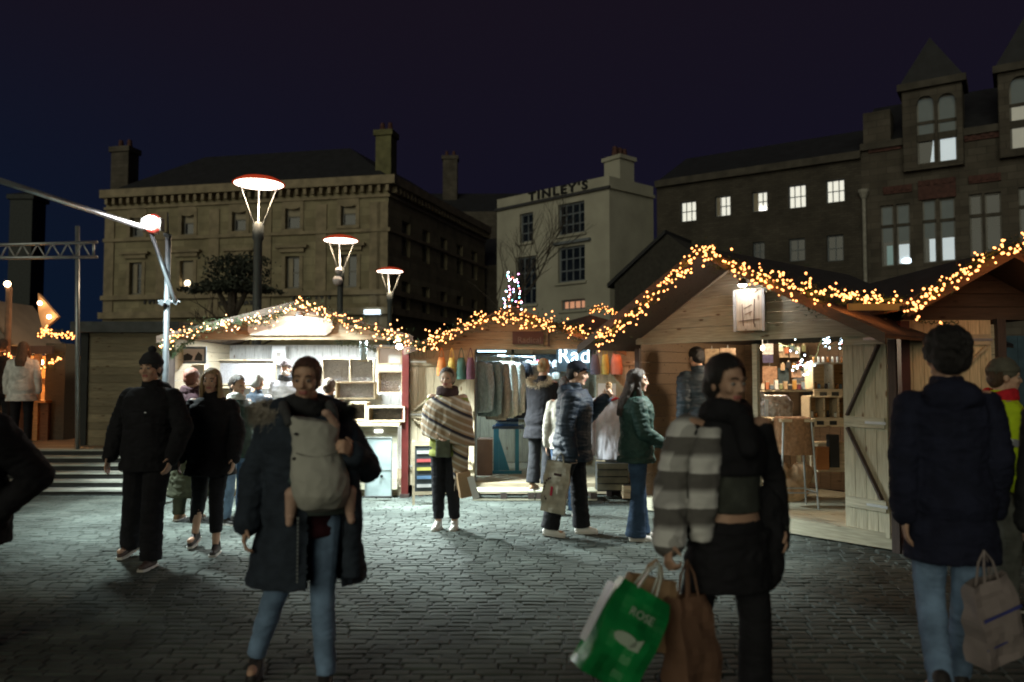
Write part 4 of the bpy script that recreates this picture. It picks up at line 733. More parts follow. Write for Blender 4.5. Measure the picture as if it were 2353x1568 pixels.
for j in range(2):
    for i in range(4):
        c_ = (('white', (.62, .62, .64)), ('red', (.5, .08, .10)), ('white', (.6, .6, .62)), ('white', (.62, .64, .66)), ('grey', (.35, .35, .36)), ('bright red', (.55, .06, .08)), ('pale', (.5, .52, .54)), ('cream', (.55, .5, .42)))[j * 4 + i]
        p = at(1215 + i * 21, 838 + j * 27, 12.1); cp = thing('cap', f'{c_[0]} cap, {("first", "second", "third", "fourth")[i]} in the {("upper", "lower")[j]} row of the wire rack', 'cap', p, 0, 'caps on the wire rack'); m = mat('cap_' + c_[0].replace(' ', '_'), c_[1], .8, .08); k = MB().ell((0, 0, 0), .075, .06, .08); blob(k, 'crown', m, cp, .012, 2)
        MB().loft([((0, -.055, -.05), V((.07, 0, 0)), V((0, .045, -.02))), ((0, -.058, -.058), V((.07, 0, 0)), V((0, .045, -.02)))], 14).build('brim', mat('cap_brim', (.06, .06, .07), .8) if i % 2 == 0 else m, cp); MB().box(-.035, .035, -.066, -.06, -.015, .025).build('badge', FADE, cp)
# christmas tree with coloured lights behind the clothes stall
xt = thing('lit_christmas_tree', 'small christmas tree with pink and blue lights behind the clothes stall roof', 'christmas tree', at(1178, 868, 14.5) - V((0, 0, 1.6))); zt_ = at(1178, 625, 14.5).z; zb_ = at(1178, 760, 14.5).z; k = MB(); rd = random.Random(8)
for i in range(2600):
    t_ = rd.random() ** .7; r = .03 + (1 - t_) ** 1 * .0 + t_ * .34; a = rd.random() * 6.28; c = V((cos(a) * r * rd.random(), sin(a) * r * rd.random(), zt_ - t_ * (zt_ - zb_ + .6))); d = V((cos(a), sin(a), -.3)) * .07; s_ = V((-sin(a), cos(a), .1)) * .004; k.add([c - s_, c + s_, c + d], [(0, 1, 2)])
k.build('crown', NEEDLE, xt, fix=False); MB().tube((0, 0, 0), (0, 0, zt_), .05, .01).build('trunk', BARK, xt)
cb = [mat('pink_bulb', (1, 1, 1), .5, 0, emit=(1, .35, .8), es=16), mat('blue_bulb', (1, 1, 1), .5, 0, emit=(.35, .6, 1), es=18), mat('ice_bulb', (1, 1, 1), .5, 0, emit=(.8, .9, 1), es=20), mat('red_bulb', (1, .5, .5), .5, 0, emit=(1, .15, .1), es=10), mat('cyan_bulb', (.5, 1, 1), .5, 0, emit=(.2, .9, .9), es=12)]
for i in range(64):
    t_ = rd.random(); z = zt_ - t_ * (zt_ - zb_); r = (.12 if t_ < .2 else .06 + t_ * .25); a = rd.uniform(3.3, 6.1); o = bpy.data.objects.new('bulb', bulbmesh(cb[2] if t_ < .2 and rd.random() < .6 else rd.choice(cb))); o.location = (cos(a) * r, sin(a) * r, z); o.scale = (.9,) * 3; COL.objects.link(o); o.parent = xt
# ---- stall three: large one turned to the right
PA, PB = V((1.55, 9.47, 0)), V((3.56, 7.17, 0)); W3w = Wall(PA, PB); W3 = W3w.L; ox = lambda u, v=900: W3w.loc(u, v)[0]
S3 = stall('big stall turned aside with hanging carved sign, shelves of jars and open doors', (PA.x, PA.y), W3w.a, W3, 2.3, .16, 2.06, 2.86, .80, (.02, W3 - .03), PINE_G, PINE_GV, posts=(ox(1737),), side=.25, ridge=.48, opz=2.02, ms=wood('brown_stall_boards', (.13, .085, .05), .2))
p0, p1 = V((3.30, 7.66, .1)), V((3.52, 7.26, .1)); d_ = (p1 - p0); Md = RM[S3.name].inverted() @ Matrix.Translation(p0 + V((-.05, -.04, .02))) @ Matrix.Rotation(atan2(d_.y, d_.x), 4, 'Z'); door(S3, 0, d_.length + .02, .1, 2.13, 0, PINE_GV, PINE_G, flip=True, M=Md, brace='D')
k = thing('corner_upright', 'tall dark stained post between the big stall door and the next door', 'post', (3.60, 7.12, 0)); MB().box(-.04, .04, -.04, .04, 0, 2.12).build('post', mat('dark_red_stain', (.06, .022, .02), .6, .2, 5), k); MB().box(-.06, .06, -.06, .06, 0, .04).build('foot', DKP, k)
I3 = RM[S3.name]
hs = thing('hanging_sign', 'pale carved timber sign panel hung below the lamp of the big stall', 'sign', I3 @ V((ox(1745), -.18, 0)), W3w.a + R(14)); zc0, zc1 = at(1716, 762, 8.3).z, at(1716, 668, 8.3).z
hw_ = .135; MB().box(-hw_, hw_, 0, .03, zc0, zc1).build('panel', wood('sign_pine', (.50, .40, .30), .03, stretch=(14, 14, 1)), hs); MB().box(-hw_ - .03, -hw_ - .003, -.01, .04, zc0 - .01, zc1 - .01).box(hw_ + .003, hw_ + .03, -.01, .04, zc0 - .01, zc1 - .01).build('side_rail', mat('pale_rail', (.45, .43, .42), .6), hs)
k = MB(); RT = mat('rune_brown', (.16, .09, .07), .7)
for a, b in (((-.07, .28), (-.06, .05)), ((.06, .33), (.05, .07)), ((-.10, .10), (.11, .12)), ((-.05, .23), (.03, .27)), ((-.04, .17), (.03, .20)), ((.06, .07), (.06, .03))): k.bar((a[0], -.004, zc0 + a[1]), (b[0], -.004, zc0 + b[1]), .006, .008, up=(0, 1, 0))
k.build('carving', RT, hs)
k = thing('sign_lamp', 'bright white lamp right over the hanging carved sign', 'lamp', at(1706, 652, 8.05)); MB().tube((.02, .25, .1), (0, .02, .03), .012).lathe([(.025, .05), (.05, 0), (.055, -.01)], n=14).build('shade', POLE, k, True); MB().ell((0, 0, -.01), .045, .035, .028).build('bulb', MATS['white_bulb'], k, True); lamp('sign_light', (0, -.04, -.06), 3, (.92, .97, 1), .03, parent=k); lamp('sign_beam', k.location + V((-.2, -.3, -.1)), 420, (.92, 1, .95), .08, 'SPOT', spot=96, aim=V((1.0, 7.6, 0)))
YG = lambda u: (lambda k: 8.94 - 2.3 * (8.94 * k - .95) / (2.01 + 2.3 * k))((u - 1176.5) / 1780)
gar('fir_garland', 'lit fir garland climbing steeply to the peak of the big stall', [(1372, 785), (1440, 735), (1500, 680), (1560, 620), (1590, 590), (1618, 578)], lambda u: YG(u) - .08, 98, spread=.07, seed=11, leaf=.6)
gar('fir_garland', 'lit fir garland falling from the peak of the big stall past its lamp', [(1618, 578), (1680, 612), (1740, 640), (1800, 650), (1850, 668), (1905, 690)], lambda u: YG(u) - .08, 96, spread=.085, seed=12, leaf=.9)
gar('fir_garland', 'lit garland hanging in a swag between the two stalls on the right', [(1905, 665), (1945, 684), (1990, 688), (2040, 690), (2085, 697)], lambda u: 6.9, 44, spread=.05, seed=13, leaf=.8)
gar('fir_garland', 'dark fir bunch drooping over the upper wall of the big stall', [(1850, 690), (1890, 705), (1930, 710)], lambda u: 7.15, 2, spread=.05, seed=14, leaf=3)
# goods of stall three
def jar(label, p, r, h, m, lid, g, parent=None, rz=0):
    t = thing('jar', label, 'jar', p, 0, g); MB().lathe([(r * .8, 0), (r, .006), (r, h * .78), (r * .75, h * .86), (r * .75, h * .87)], n=10).build('glass', m, t, True); MB().lathe([(r * .82, h * .87), (r * .82, h)], n=10).build('lid', lid, t); return t
JG = [mat('jar_amber', (.30, .12, .03), .25, .2, 6), mat('jar_white', (.6, .6, .55), .3, .1, 6), mat('jar_dark', (.04, .03, .03), .3), mat('jar_blue', (.14, .22, .28), .3)]
LID = mat('black_lid', (.03, .03, .03), .4)
def cell_unit(label, u0, v0, u1, v1, Y, cols, rows, depth, front=0.):
    p0, p1 = at(u0, v1, Y), at(u1, v0, Y); w_, h_ = p1.x - p0.x, p1.z - p0.z; t = thing('shelf_unit', label, 'shelf', (p0.x, Y, p0.z)); th = .016
    MB().box(0, w_, depth - .01, depth, 0, h_).build('back', wood('amber_pine', (.46, .27, .11), .08), t)
    for j in range(rows + 1): MB().box(0, w_, 0, depth - .012, h_ * j / rows - th / 2, h_ * j / rows + th / 2).build('shelf', SHL, t)
    for i in range(cols + 1): MB().box(w_ * i / cols - th / 2, w_ * i / cols + th / 2, .003, depth - .012, th / 2, h_ - th / 2).build('divider', SHL, t)
    if front: MB().box(-.005, w_ + .005, -.02, -.002, -.01, front).build('front_board', SHL, t); [MB().box(w_ * x, w_ * x + .09, -.025, -.0205, front * .3, front * .7).build('price_card', DARKW, t) for x in (.14, .44)]
    return t, p0, w_, h_
ORD = ('first', 'second', 'third', 'fourth', 'fifth', 'sixth', 'seventh', 'eighth', 'ninth', 'tenth')
for si, (u0, v0, u1, v1, Y, c, r, nm) in enumerate(((1870, 835, 1960, 896, 8.9, 2, 1, 'upper'), (1862, 912, 1960, 962, 8.8, 3, 1, 'lower'))):
    t, p0, w_, h_ = cell_unit(f'{nm} pine pigeonhole shelf of small jars in the big stall', u0, v0, u1, v1, Y, c, r, .26, .0); MB().box(-.01, w_ + .01, -.03, -.002, -.09, .0).build('front_board', SHL, t); [MB().box(w_ * x, w_ * x + .08, -.036, -.0305, -.07, -.025).build('price_card', DARKW, t) for x in (.12, .42)]
    for i in range(7): jar(f'{ORD[i]} small jar on the {nm} pigeonhole shelf', p0 + V((.04 + (w_ - .08) * i / 6, .06 + .05 * (i % 2), .009)), .018, .06 + .02 * (i % 3 == 0), JG[(i * 3 + si) % 4], LID, 'small jars on the pigeonhole shelves')
p0 = at(1868, 835, 8.95)
for i in range(8): jar(f'{ORD[i]} little bottle in the row standing on top of the pigeonholes', p0 + V((.04 + i * .055, .08, .01)), .014, .075, JG[1 if i % 3 else 0], LID, 'little bottles on the top shelf')
k = slab('display_plinth', 'low pine box under the shelves of jars', 'box', 1880, 1020, 1960, 1085, 8.9, .35, SHL); slab('brown_carton', 'orange brown carton below the shelves in the big stall', 'carton', 1876, 1028, 1905, 1080, 8.75, .12, mat('carton', (.33, .14, .05), .8, .2, 5)); slab('dark_carton', 'dark narrow carton standing under the lower pigeonholes', 'carton', 1908, 1000, 1928, 1075, 8.75, .1, DARKW)
# pinned goods on the back wall: cards, dark bag
GD = ((1752, 790, 1776, 815, (.55, .52, .5), 'white tasselled wall piece hung by the mullion post'), (1752, 816, 1776, 834, (.06, .05, .1), 'dark purple wall piece below the white tassels'), (1790, 800, 1812, 822, (.33, .24, .15), 'small tan card pinned left of the fairy lights'), (1815, 797, 1836, 822, (.38, .28, .2), 'small tan card pinned second left of the fairy lights'), (1788, 846, 1812, 882, (.04, .06, .065), 'black apron like bag hung on the back wall of the big stall'), (1818, 838, 1842, 868, (.48, .3, .2), 'peach card with red print on the back wall'), (1840, 846, 1856, 866, (.5, .5, .5), 'small white card beside the peach card'), (1752, 842, 1785, 890, (.30, .17, .1), 'brown chequered goods rack by the mullion post'), (1820, 868, 1856, 892, (.12, .13, .14), 'grey folded goods below the peach card'), (1655, 800, 1690, 838, (.42, .3, .2), 'patterned tan cloth hung left of the mullion post'), (1620, 802, 1652, 836, (.35, .25, .15), 'plain tan cloth hung behind the man in the puffer'))
for i, (u0, v0, u1, v1, c, lb) in enumerate(GD):
    p0, p1 = at(u0, v1, 9.9), at(u1, v0, 9.9); t = thing('pinned_goods', lb, 'goods', p0, 0, 'goods hung on the back wall of the big stall'); w_, h_ = p1.x - p0.x, p1.z - p0.z; k = MB(); k.box(0, w_, -.01, .01, 0, h_) if i % 3 != 2 else k.loft([((w_ / 2, 0, 0), V((w_ / 2, 0, 0)), V((0, .02, 0))), ((w_ / 2, 0, h_ * .8), V((w_ / 2, 0, 0)), V((0, .02, 0))), ((w_ / 2, 0, h_), V((w_ * .3, 0, 0)), V((0, .012, 0)))], 14); k.build('body', mat(f'goods_{i}', c, .8, .35, 30), t); MB().tube((w_ / 2, 0, h_), (w_ / 2, 0, h_ + .04), .004, n=5).build('hook', STEEL, t)
k = thing('goods_shelf', 'plank shelf across the back wall of the big stall', 'shelf', at(1748, 897, 9.7)); MB().box(0, .75, 0, .25, -.02, 0).build('plank', SHL, k); [MB().box(x, x + .02, .02, .24, -.12, -.021).build('bracket', POLE, k) for x in (.1, .62)]
gar('fairy_lights', 'cold white fairy lights draped inside the big stall above the shelves', [(1790, 792), (1825, 800), (1838, 818), (1842, 838), (1820, 850), (1850, 852), (1875, 820), (1880, 790), (1905, 772), (1895, 800), (1925, 795), (1935, 772)], 9.0, 56, spread=.05, seed=15, leaf=.03, group='cold fairy lights', col=[mat('icy_bulb', (1, 1, 1), .5, 0, emit=(.6, .8, 1), es=16)], br=.010)
gar('fairy_lights', 'three red fairy lights at the top right of the big stall opening', [(1930, 775), (1932, 800)], 8.4, 3, spread=.01, seed=16, leaf=0.1, group=None, col=[cb[3]], br=.011)
lamp('stall_inner_light', at(1800, 785, 9.0) + V((0, 0, .0)), 70, (1, .77, .52), .12, parent=None)
k = thing('inner_bulb', 'bare warm bulb hanging near the mullion inside the big stall', 'lamp', at(1752, 800, 9.2)); MB().ell((0, 0, 0), .022, .022, .03).build('bulb', mat('inner_bulb', (1, 1, 1), .5, 0, emit=(1, .8, .55), es=22), k, True); MB().tube((0, 0, .03), (0, 0, .2), .004, n=5).build('cord', POLE, k)
CN = (('cream', (.5, .46, .36)), ('rust', (.35, .12, .05)), ('slate', (.10, .13, .16)), ('white', (.6, .6, .58)), ('olive', (.16, .17, .08)), ('tan', (.38, .26, .15)), ('black', (.02, .02, .02)), ('amber', (.45, .24, .06)), ('wine', (.14, .03, .04)), ('pale blue', (.3, .38, .44)), ('mustard', (.42, .30, .06)), ('grey', (.22, .22, .22)))
for i, (cn, c) in enumerate(CN):
    p0 = at(1752 + i * 10.5, 896, 9.62 + .06 * (i % 2)); t = thing('small_box', f'{cn} gift box in the row on the back plank shelf', 'box', p0 + V((0, 0, .006)), 0, 'little boxes on the plank shelf'); h_ = (.06, .09, .05, .11)[i % 4]
    MB().box(-.021, .021, -.02, .02, 0, h_).build('body', mat('gift_' + cn.replace(' ', '_'), c, .6, .15, 20), t); MB().box(-.023, .023, -.022, .022, h_ + .0005, h_ + .012).build('lid', mat('gift_lid', (.4, .34, .24), .6), t)
for i, (cn, c) in enumerate(CN[:10]):
    u0, v0 = (1790, 1803, 1816, 1829, 1842)[i % 5] + (i // 5) * 4, 786 + (i // 5) * 38 + (i % 2) * 5; p0 = at(u0, v0 + 22, 9.78); t = thing('hanging_card', f'{cn} greeting card pegged in the {("upper", "lower")[i // 5]} line at the back of the big stall', 'card', p0, 0, 'cards pegged at the back of the big stall')
    MB().box(0, .052, 0, .004, 0, .085).build('card', mat('gift_' + cn.replace(' ', '_'), c, .6, .15, 20), t); MB().box(.02, .032, -.006, .008, .075, .1).build('peg', SHL, t)
for i, (u, c, cn) in enumerate(((1268, (.4, .5, .56), 'pale blue'), (1292, (.55, .56, .56), 'white'), (1306, (.10, .13, .2), 'navy'))): hanging('hanging_shirt', cn + ' short shirt hung deep at the right of the clothes stall', 'shirt', at(u, 848, 12.3), .36, .6, mat('shirt_' + str(i), c, .9, .15, 12, .4, 60), 'shirts at the back of the clothes stall', R(20 - 14 * i), sleeves=True, seed=40 + i)
# table, parcel, stool with sack
tb_ = thing('goods_table', 'low table edge behind the sack covered stool in the big stall', 'table', at(1752, 1110, 8.75)); tz = at(1752, 962, 8.75).z - tb_.location.z; MB().box(0, .62, 0, .5, tz - .03, tz).build('table_top', SHL, tb_); [MB().box(x, x + .04, y, y + .04, 0, tz - .031).build('leg', SHL, tb_) for x in (.02, .56) for y in (.02, .44)]
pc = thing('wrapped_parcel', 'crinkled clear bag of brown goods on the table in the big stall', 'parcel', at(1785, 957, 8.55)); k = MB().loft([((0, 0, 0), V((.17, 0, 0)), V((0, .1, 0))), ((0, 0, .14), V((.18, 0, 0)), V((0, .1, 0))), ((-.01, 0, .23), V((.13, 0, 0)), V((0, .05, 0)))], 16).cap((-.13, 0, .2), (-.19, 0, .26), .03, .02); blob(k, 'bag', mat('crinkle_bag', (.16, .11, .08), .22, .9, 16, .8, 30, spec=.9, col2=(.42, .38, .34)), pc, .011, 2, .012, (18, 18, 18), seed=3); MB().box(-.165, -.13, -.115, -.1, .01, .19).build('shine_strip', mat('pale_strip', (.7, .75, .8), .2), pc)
sl_ = thing('bar_stool', 'slim steel bar stool draped with brown sacking', 'stool', at(1825, 1165, 8.2)); k = MB(); zt3 = at(1825, 962, 8.2).z - sl_.location.z
for sx, sy in ((-1, -1), (1, -1), (1, 1), (-1, 1)): MB().tube((sx * .19, sy * .17, 0), (sx * .145, sy * .13, zt3 - .03), .011).build('leg', STEEL, sl_)
MB().path([(-.18, -.165, .17), (.18, -.165, .17), (.18, .165, .17), (-.18, .165, .17), (-.18, -.165, .17)], .009).build('foot_ring', STEEL, sl_); MB().box(-.17, .17, -.15, .15, zt3 - .03, zt3).build('seat', SHL, sl_)
sk = thing('brown_sacking', 'brown hessian cloth draped over the bar stool down to its ring', 'cloth', at(1825, 1165, 8.2)); k = MB(); HES = mat('hessian', (.30, .17, .09), .95, .25, 30, .6, 120)
k.loft([((0, 0, zt3 * .58), V((.215, 0, 0)), V((0, .17, 0))), ((0, 0, zt3 * .8), V((.20, 0, 0)), V((0, .165, 0))), ((0, 0, zt3 + .004), V((.185, 0, 0)), V((0, .16, 0))), ((0, 0, zt3 + .012), V((.17, 0, 0)), V((0, .15, 0)))], 24); blob(k, 'cloth', HES, sk, .014, 2, .012, (22, 22, 5), cut=lambda c: c.z < zt3 * .6, seed=4)
sk2 = thing('folded_sacks', 'rumpled tan sacks in a heap under the bar stool', 'sacks', at(1818, 1150, 8.75)); k = MB().ell((0, 0, .14), .2, .14, .15).ell((.1, -.03, .3), .14, .1, .12).ell((-.1, .0, .32), .1, .1, .1); blob(k, 'sack', mat('tan_sack', (.36, .24, .14), .9, .4, 5, .4, 40), sk2, .016, 3, .02, (7, 7, 7), seed=6)
# ---- stall four at the right edge
S4 = thing('market_stall', 'stall at the right edge with open timber door and dark gabled roof', 'market stall', (3.62, 7.25, 0), 0, 'wooden market stalls')
P_ = lambda u, v, Y: at(u, v, Y) - V((3.62, 7.25, 0))
dl = door(S4, 0, P_(2285, 868, 7.2).x - .02, .1, at(2170, 736, 7.2).z, 0, wood('lit_pine_upright', (.52, .42, .26), .1, stretch=(14, 14, 1)), PINE, flip=True, M=Matrix.Translation((.0, -.05, .1)), brace='N')
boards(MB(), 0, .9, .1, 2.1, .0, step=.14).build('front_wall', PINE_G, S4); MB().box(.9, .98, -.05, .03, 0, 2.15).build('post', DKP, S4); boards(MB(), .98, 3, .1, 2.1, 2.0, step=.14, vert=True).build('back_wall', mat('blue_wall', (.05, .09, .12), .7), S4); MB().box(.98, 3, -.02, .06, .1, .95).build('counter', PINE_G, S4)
pk = P_(2345, 572, 6.5); el = P_(2085, 712, 6.6)
for sx in (-1, 1):
    a = V((el.x if sx < 0 else 2 * pk.x - el.x, el.y, el.z)); b = V((pk.x, el.y, pk.z)); q = [a, b, b + V((0, 2.8, 0)), a + V((0, 2.8, 0))]
    MB().prism(q, (0, 0, .018)).build('soffit', SOFF, S4); MB().prism([p + V((0, 0, .021)) for p in q], (0, 0, .02)).build('roof', FELT, S4); MB().prism([a + V((0, -.022, -.06)), b + V((0, -.022, -.06)), b + V((0, -.022, .04)), a + V((0, -.022, .04))], (0, .02, 0)).build('bargeboard', SOFF, S4)
boards(MB(), el.x + .3, 2.9, 2.14, pk.z - .05, .02, top=lambda z: (max(el.x + .3, pk.x - (pk.z - z) * (pk.x - el.x) / (pk.z - el.z)), pk.x + (pk.z - z) * (pk.x - el.x) / (pk.z - el.z))).build('gable_board', SOFF, S4)
MB().bar(P_(1948, 706, 6.75), P_(2110, 706, 6.75), .03, .06).build('orange_rail', mat('orange_pine', (.55, .28, .08), .6, .2, 5), S4)
gar('fir_garland', 'lit fir garland climbing to the peak of the stall at the right edge', [(2085, 712), (2120, 690), (2170, 655), (2230, 610), (2290, 578), (2345, 560)], 6.45, 74, spread=.06, seed=17, leaf=.8, br=.0125)
gar('fir_garland', 'lit fir garland starting down the far slope at the right edge', [(2345, 560), (2400, 600), (2480, 660)], 6.45, 24, spread=.06, seed=18, leaf=.8, br=.0125)
gar('fairy_lights', 'few warm fairy lights along the top of the right edge door', [(2080, 722), (2120, 742), (2170, 742), (2200, 741)], 6.95, 5, spread=.012, seed=19, leaf=0.1, group='loose strings of warm fairy lights', br=.0125)
# dark gap between stalls
k = thing('gap_fence', 'dark upright boards closing the gap beside the clothes stall', 'fence', (at(1500, 868, 10.5).x, 10.2, 0)); 
for i in range(5): MB().box(i * .13, i * .13 + .115, (i % 2) * .02, (i % 2) * .02 + .02, .0, 1.96).build('board', DKP, k)
# ---- bar far left on the stage
BR = thing('bar_stall', 'small warmly lit drinks bar on the stage with counter and orange glow', 'bar', (-9.2, 13.6, .52)); ORG = wood('orange_pine2', (.50, .26, .10), .15)
pl = lambda u, v, Y=13.6: at(u, v, Y) - V((-9.2, 13.6, .52)); a, b = pl(-130, 1010), pl(130, 815)
boards(MB(), a.x, b.x, 0, b.z, .9, vert=True).build('back_wall', ORG, BR); MB().box(a.x, b.x, -.2, -.15, 0, pl(0, 925).z).build('counter_front', wood('dark_orange', (.16, .07, .03), .15), BR); MB().box(a.x, b.x, -.28, .2, pl(0, 925).z, pl(0, 925).z + .04).build('counter_top', ORG, BR)
for u in (-60, 30, 128): MB().box(pl(u, 0).x - .04, pl(u, 0).x + .04, -.25, -.17, 0, b.z).build('post', ORG, BR)
MB().box(a.x, b.x + .1, -.3, -.24, b.z, b.z + .14).build('beam', DKP, BR); MB().box(pl(50, 0).x, pl(128, 0).x, .7, .88, pl(0, 870).z, pl(0, 868).z).build('shelf', ORG, BR)
ra, rb_, rc = pl(-90, 690), pl(92, 788), pl(-130, 788); apx = pl(-60, 660)
MB().prism([(a.x, -.5, b.z + .15), (pl(92, 0).x, -.5, b.z + .15), (pl(8, 0).x, -.5, pl(0, 690).z), (a.x, -.5, pl(0, 690).z)], (0, 1.6, 0)).build('canopy', mat('canvas', (.20, .18, .15), .9, .15, 3), BR)
MB().box(pl(136, 0).x, pl(180, 0).x, -.1, .3, 0, pl(0, 790).z).build('side_panel', WGREY, BR)
for i, u in enumerate((74, 96, 118)):
    k = thing('bar_bulb', f'{ORD[i]} warm bulb hanging in the lit bar', 'lamp', at(u, 889 - 5, 13.9) + V((0, 0, .0)), 0, 'bulbs in the lit bar'); k.location.z = at(u, 828 + 57 - 0, 13.9).z; k.location.z = at(u, 887 - 5 * 0 - 2, 13.9).z if False else at(u, 885 - 0, 13.9).z; k.location = at(u, 887, 13.9) if False else at(u, 886 - 0, 13.9); k.location = at(u, 886, 13.9)
    k.location = at(u, 884.5, 13.9); k.location = at(u, (770 * .293 + 660) * .9412, 13.9); MB().ell((0, 0, 0), .035, .035, .045).build('bulb', mat('bar_bulb', (1, 1, 1), .5, 0, emit=(1, .62, .32), es=26), k, True); MB().tube((0, 0, .04), (0, 0, .2), .005, n=5).build('cord', POLE, k)
lamp('bar_light', at(85, 838, 13.9), 60, (1, .48, .16), .1)
k = thing('mast_bulb', 'single warm bulb on the tall bar mast at the left edge', 'lamp', at(17, 653, 13)); MB().ell((0, 0, 0), .05, .05, .05).build('bulb', MATS['bar_bulb'], k, True); MB().tube((0, .05, -.05), (.0, .05, -1.3), .05).build('mast', mat('tan_mast', (.2, .13, .09), .8), k)
sc = thing('shade_cone', 'small lit canvas peak with two bulbs beside the mast', 'canopy', at(110, 762, 13.2)); pc_ = lambda u, v: at(u, v, 13.2) - sc.location; A_, B_, C_, D_ = pc_(87, 674), pc_(134, 728), pc_(98, 758), pc_(88, 720)
MB().prism([A_, B_, C_, D_], (0, .08, 0)).build('canvas', mat('tan_canvas', (.42, .27, .15), .9, .15, 4), sc)
for u, v in ((98, 698), (119, 729)):
    MB().ell(pc_(u, v) + V((0, -.08, 0)), .035, .035, .035).build('bulb', MATS['bar_bulb'], sc, True)
lamp('peak_light', at(105, 715, 12.9), 4, (1, .6, .3), .05)
gar('fir_garland', 'lit garland sagging along the canvas roof at the left edge', [(-20, 800), (20, 818), (40, 838), (80, 845), (120, 838), (145, 815)], 13.0, 60, spread=.055, seed=21, leaf=.5, br=.018)
gar('fir_garland', 'lit garland crossing to the thin mast above the bar', [(84, 770), (110, 762), (140, 770), (178, 770)], 12.6, 44, spread=.06, seed=22, leaf=.7, br=.017)
# ------------------------------------------------------------ people
SKIN = mat('skin', (.50, .31, .22), .5, .10, 14, .1, 120, spec=.35); SKIN2 = mat('skin_tan', (.42, .26, .185), .5, .1, 14, .1, 120, spec=.35); LIPS = mat('lips', (.36, .12, .11), .45, .1)
EYEW = mat('eye', (.28, .26, .25), .25, .05); IRIS = mat('iris', (.02, .015, .012), .2, .05)
def cloth(name, col, rough=.88, **k): k = {**dict(var=.25, scale=12, bump=.45, bscale=150, spec=.2), **k}; return mat(name, col, rough, **k)
HAIRS = {n: mat('hair_' + n, c, .55, .35, 10, .7, 60, stretch=(9, 9, 1), spec=.4) for n, c in dict(black=(.012, .010, .010), dark=(.03, .02, .015), brown=(.07, .04, .022), blonde=(.34, .23, .12), white=(.55, .53, .50), red=(.16, .05, .03)).items()}  # the red entry imitates red light falling on a head
SHOE_W = mat('white_trainers', (.62, .60, .57), .6, .15, 10); SHOE_D = mat('dark_shoes', (.025, .022, .022), .6, .2, 10); SHOE_B = mat('tan_boots', (.25, .15, .08), .6, .2, 10); SOLE = mat('pale_sole', (.5, .48, .45), .7, .1)
FIG = {}
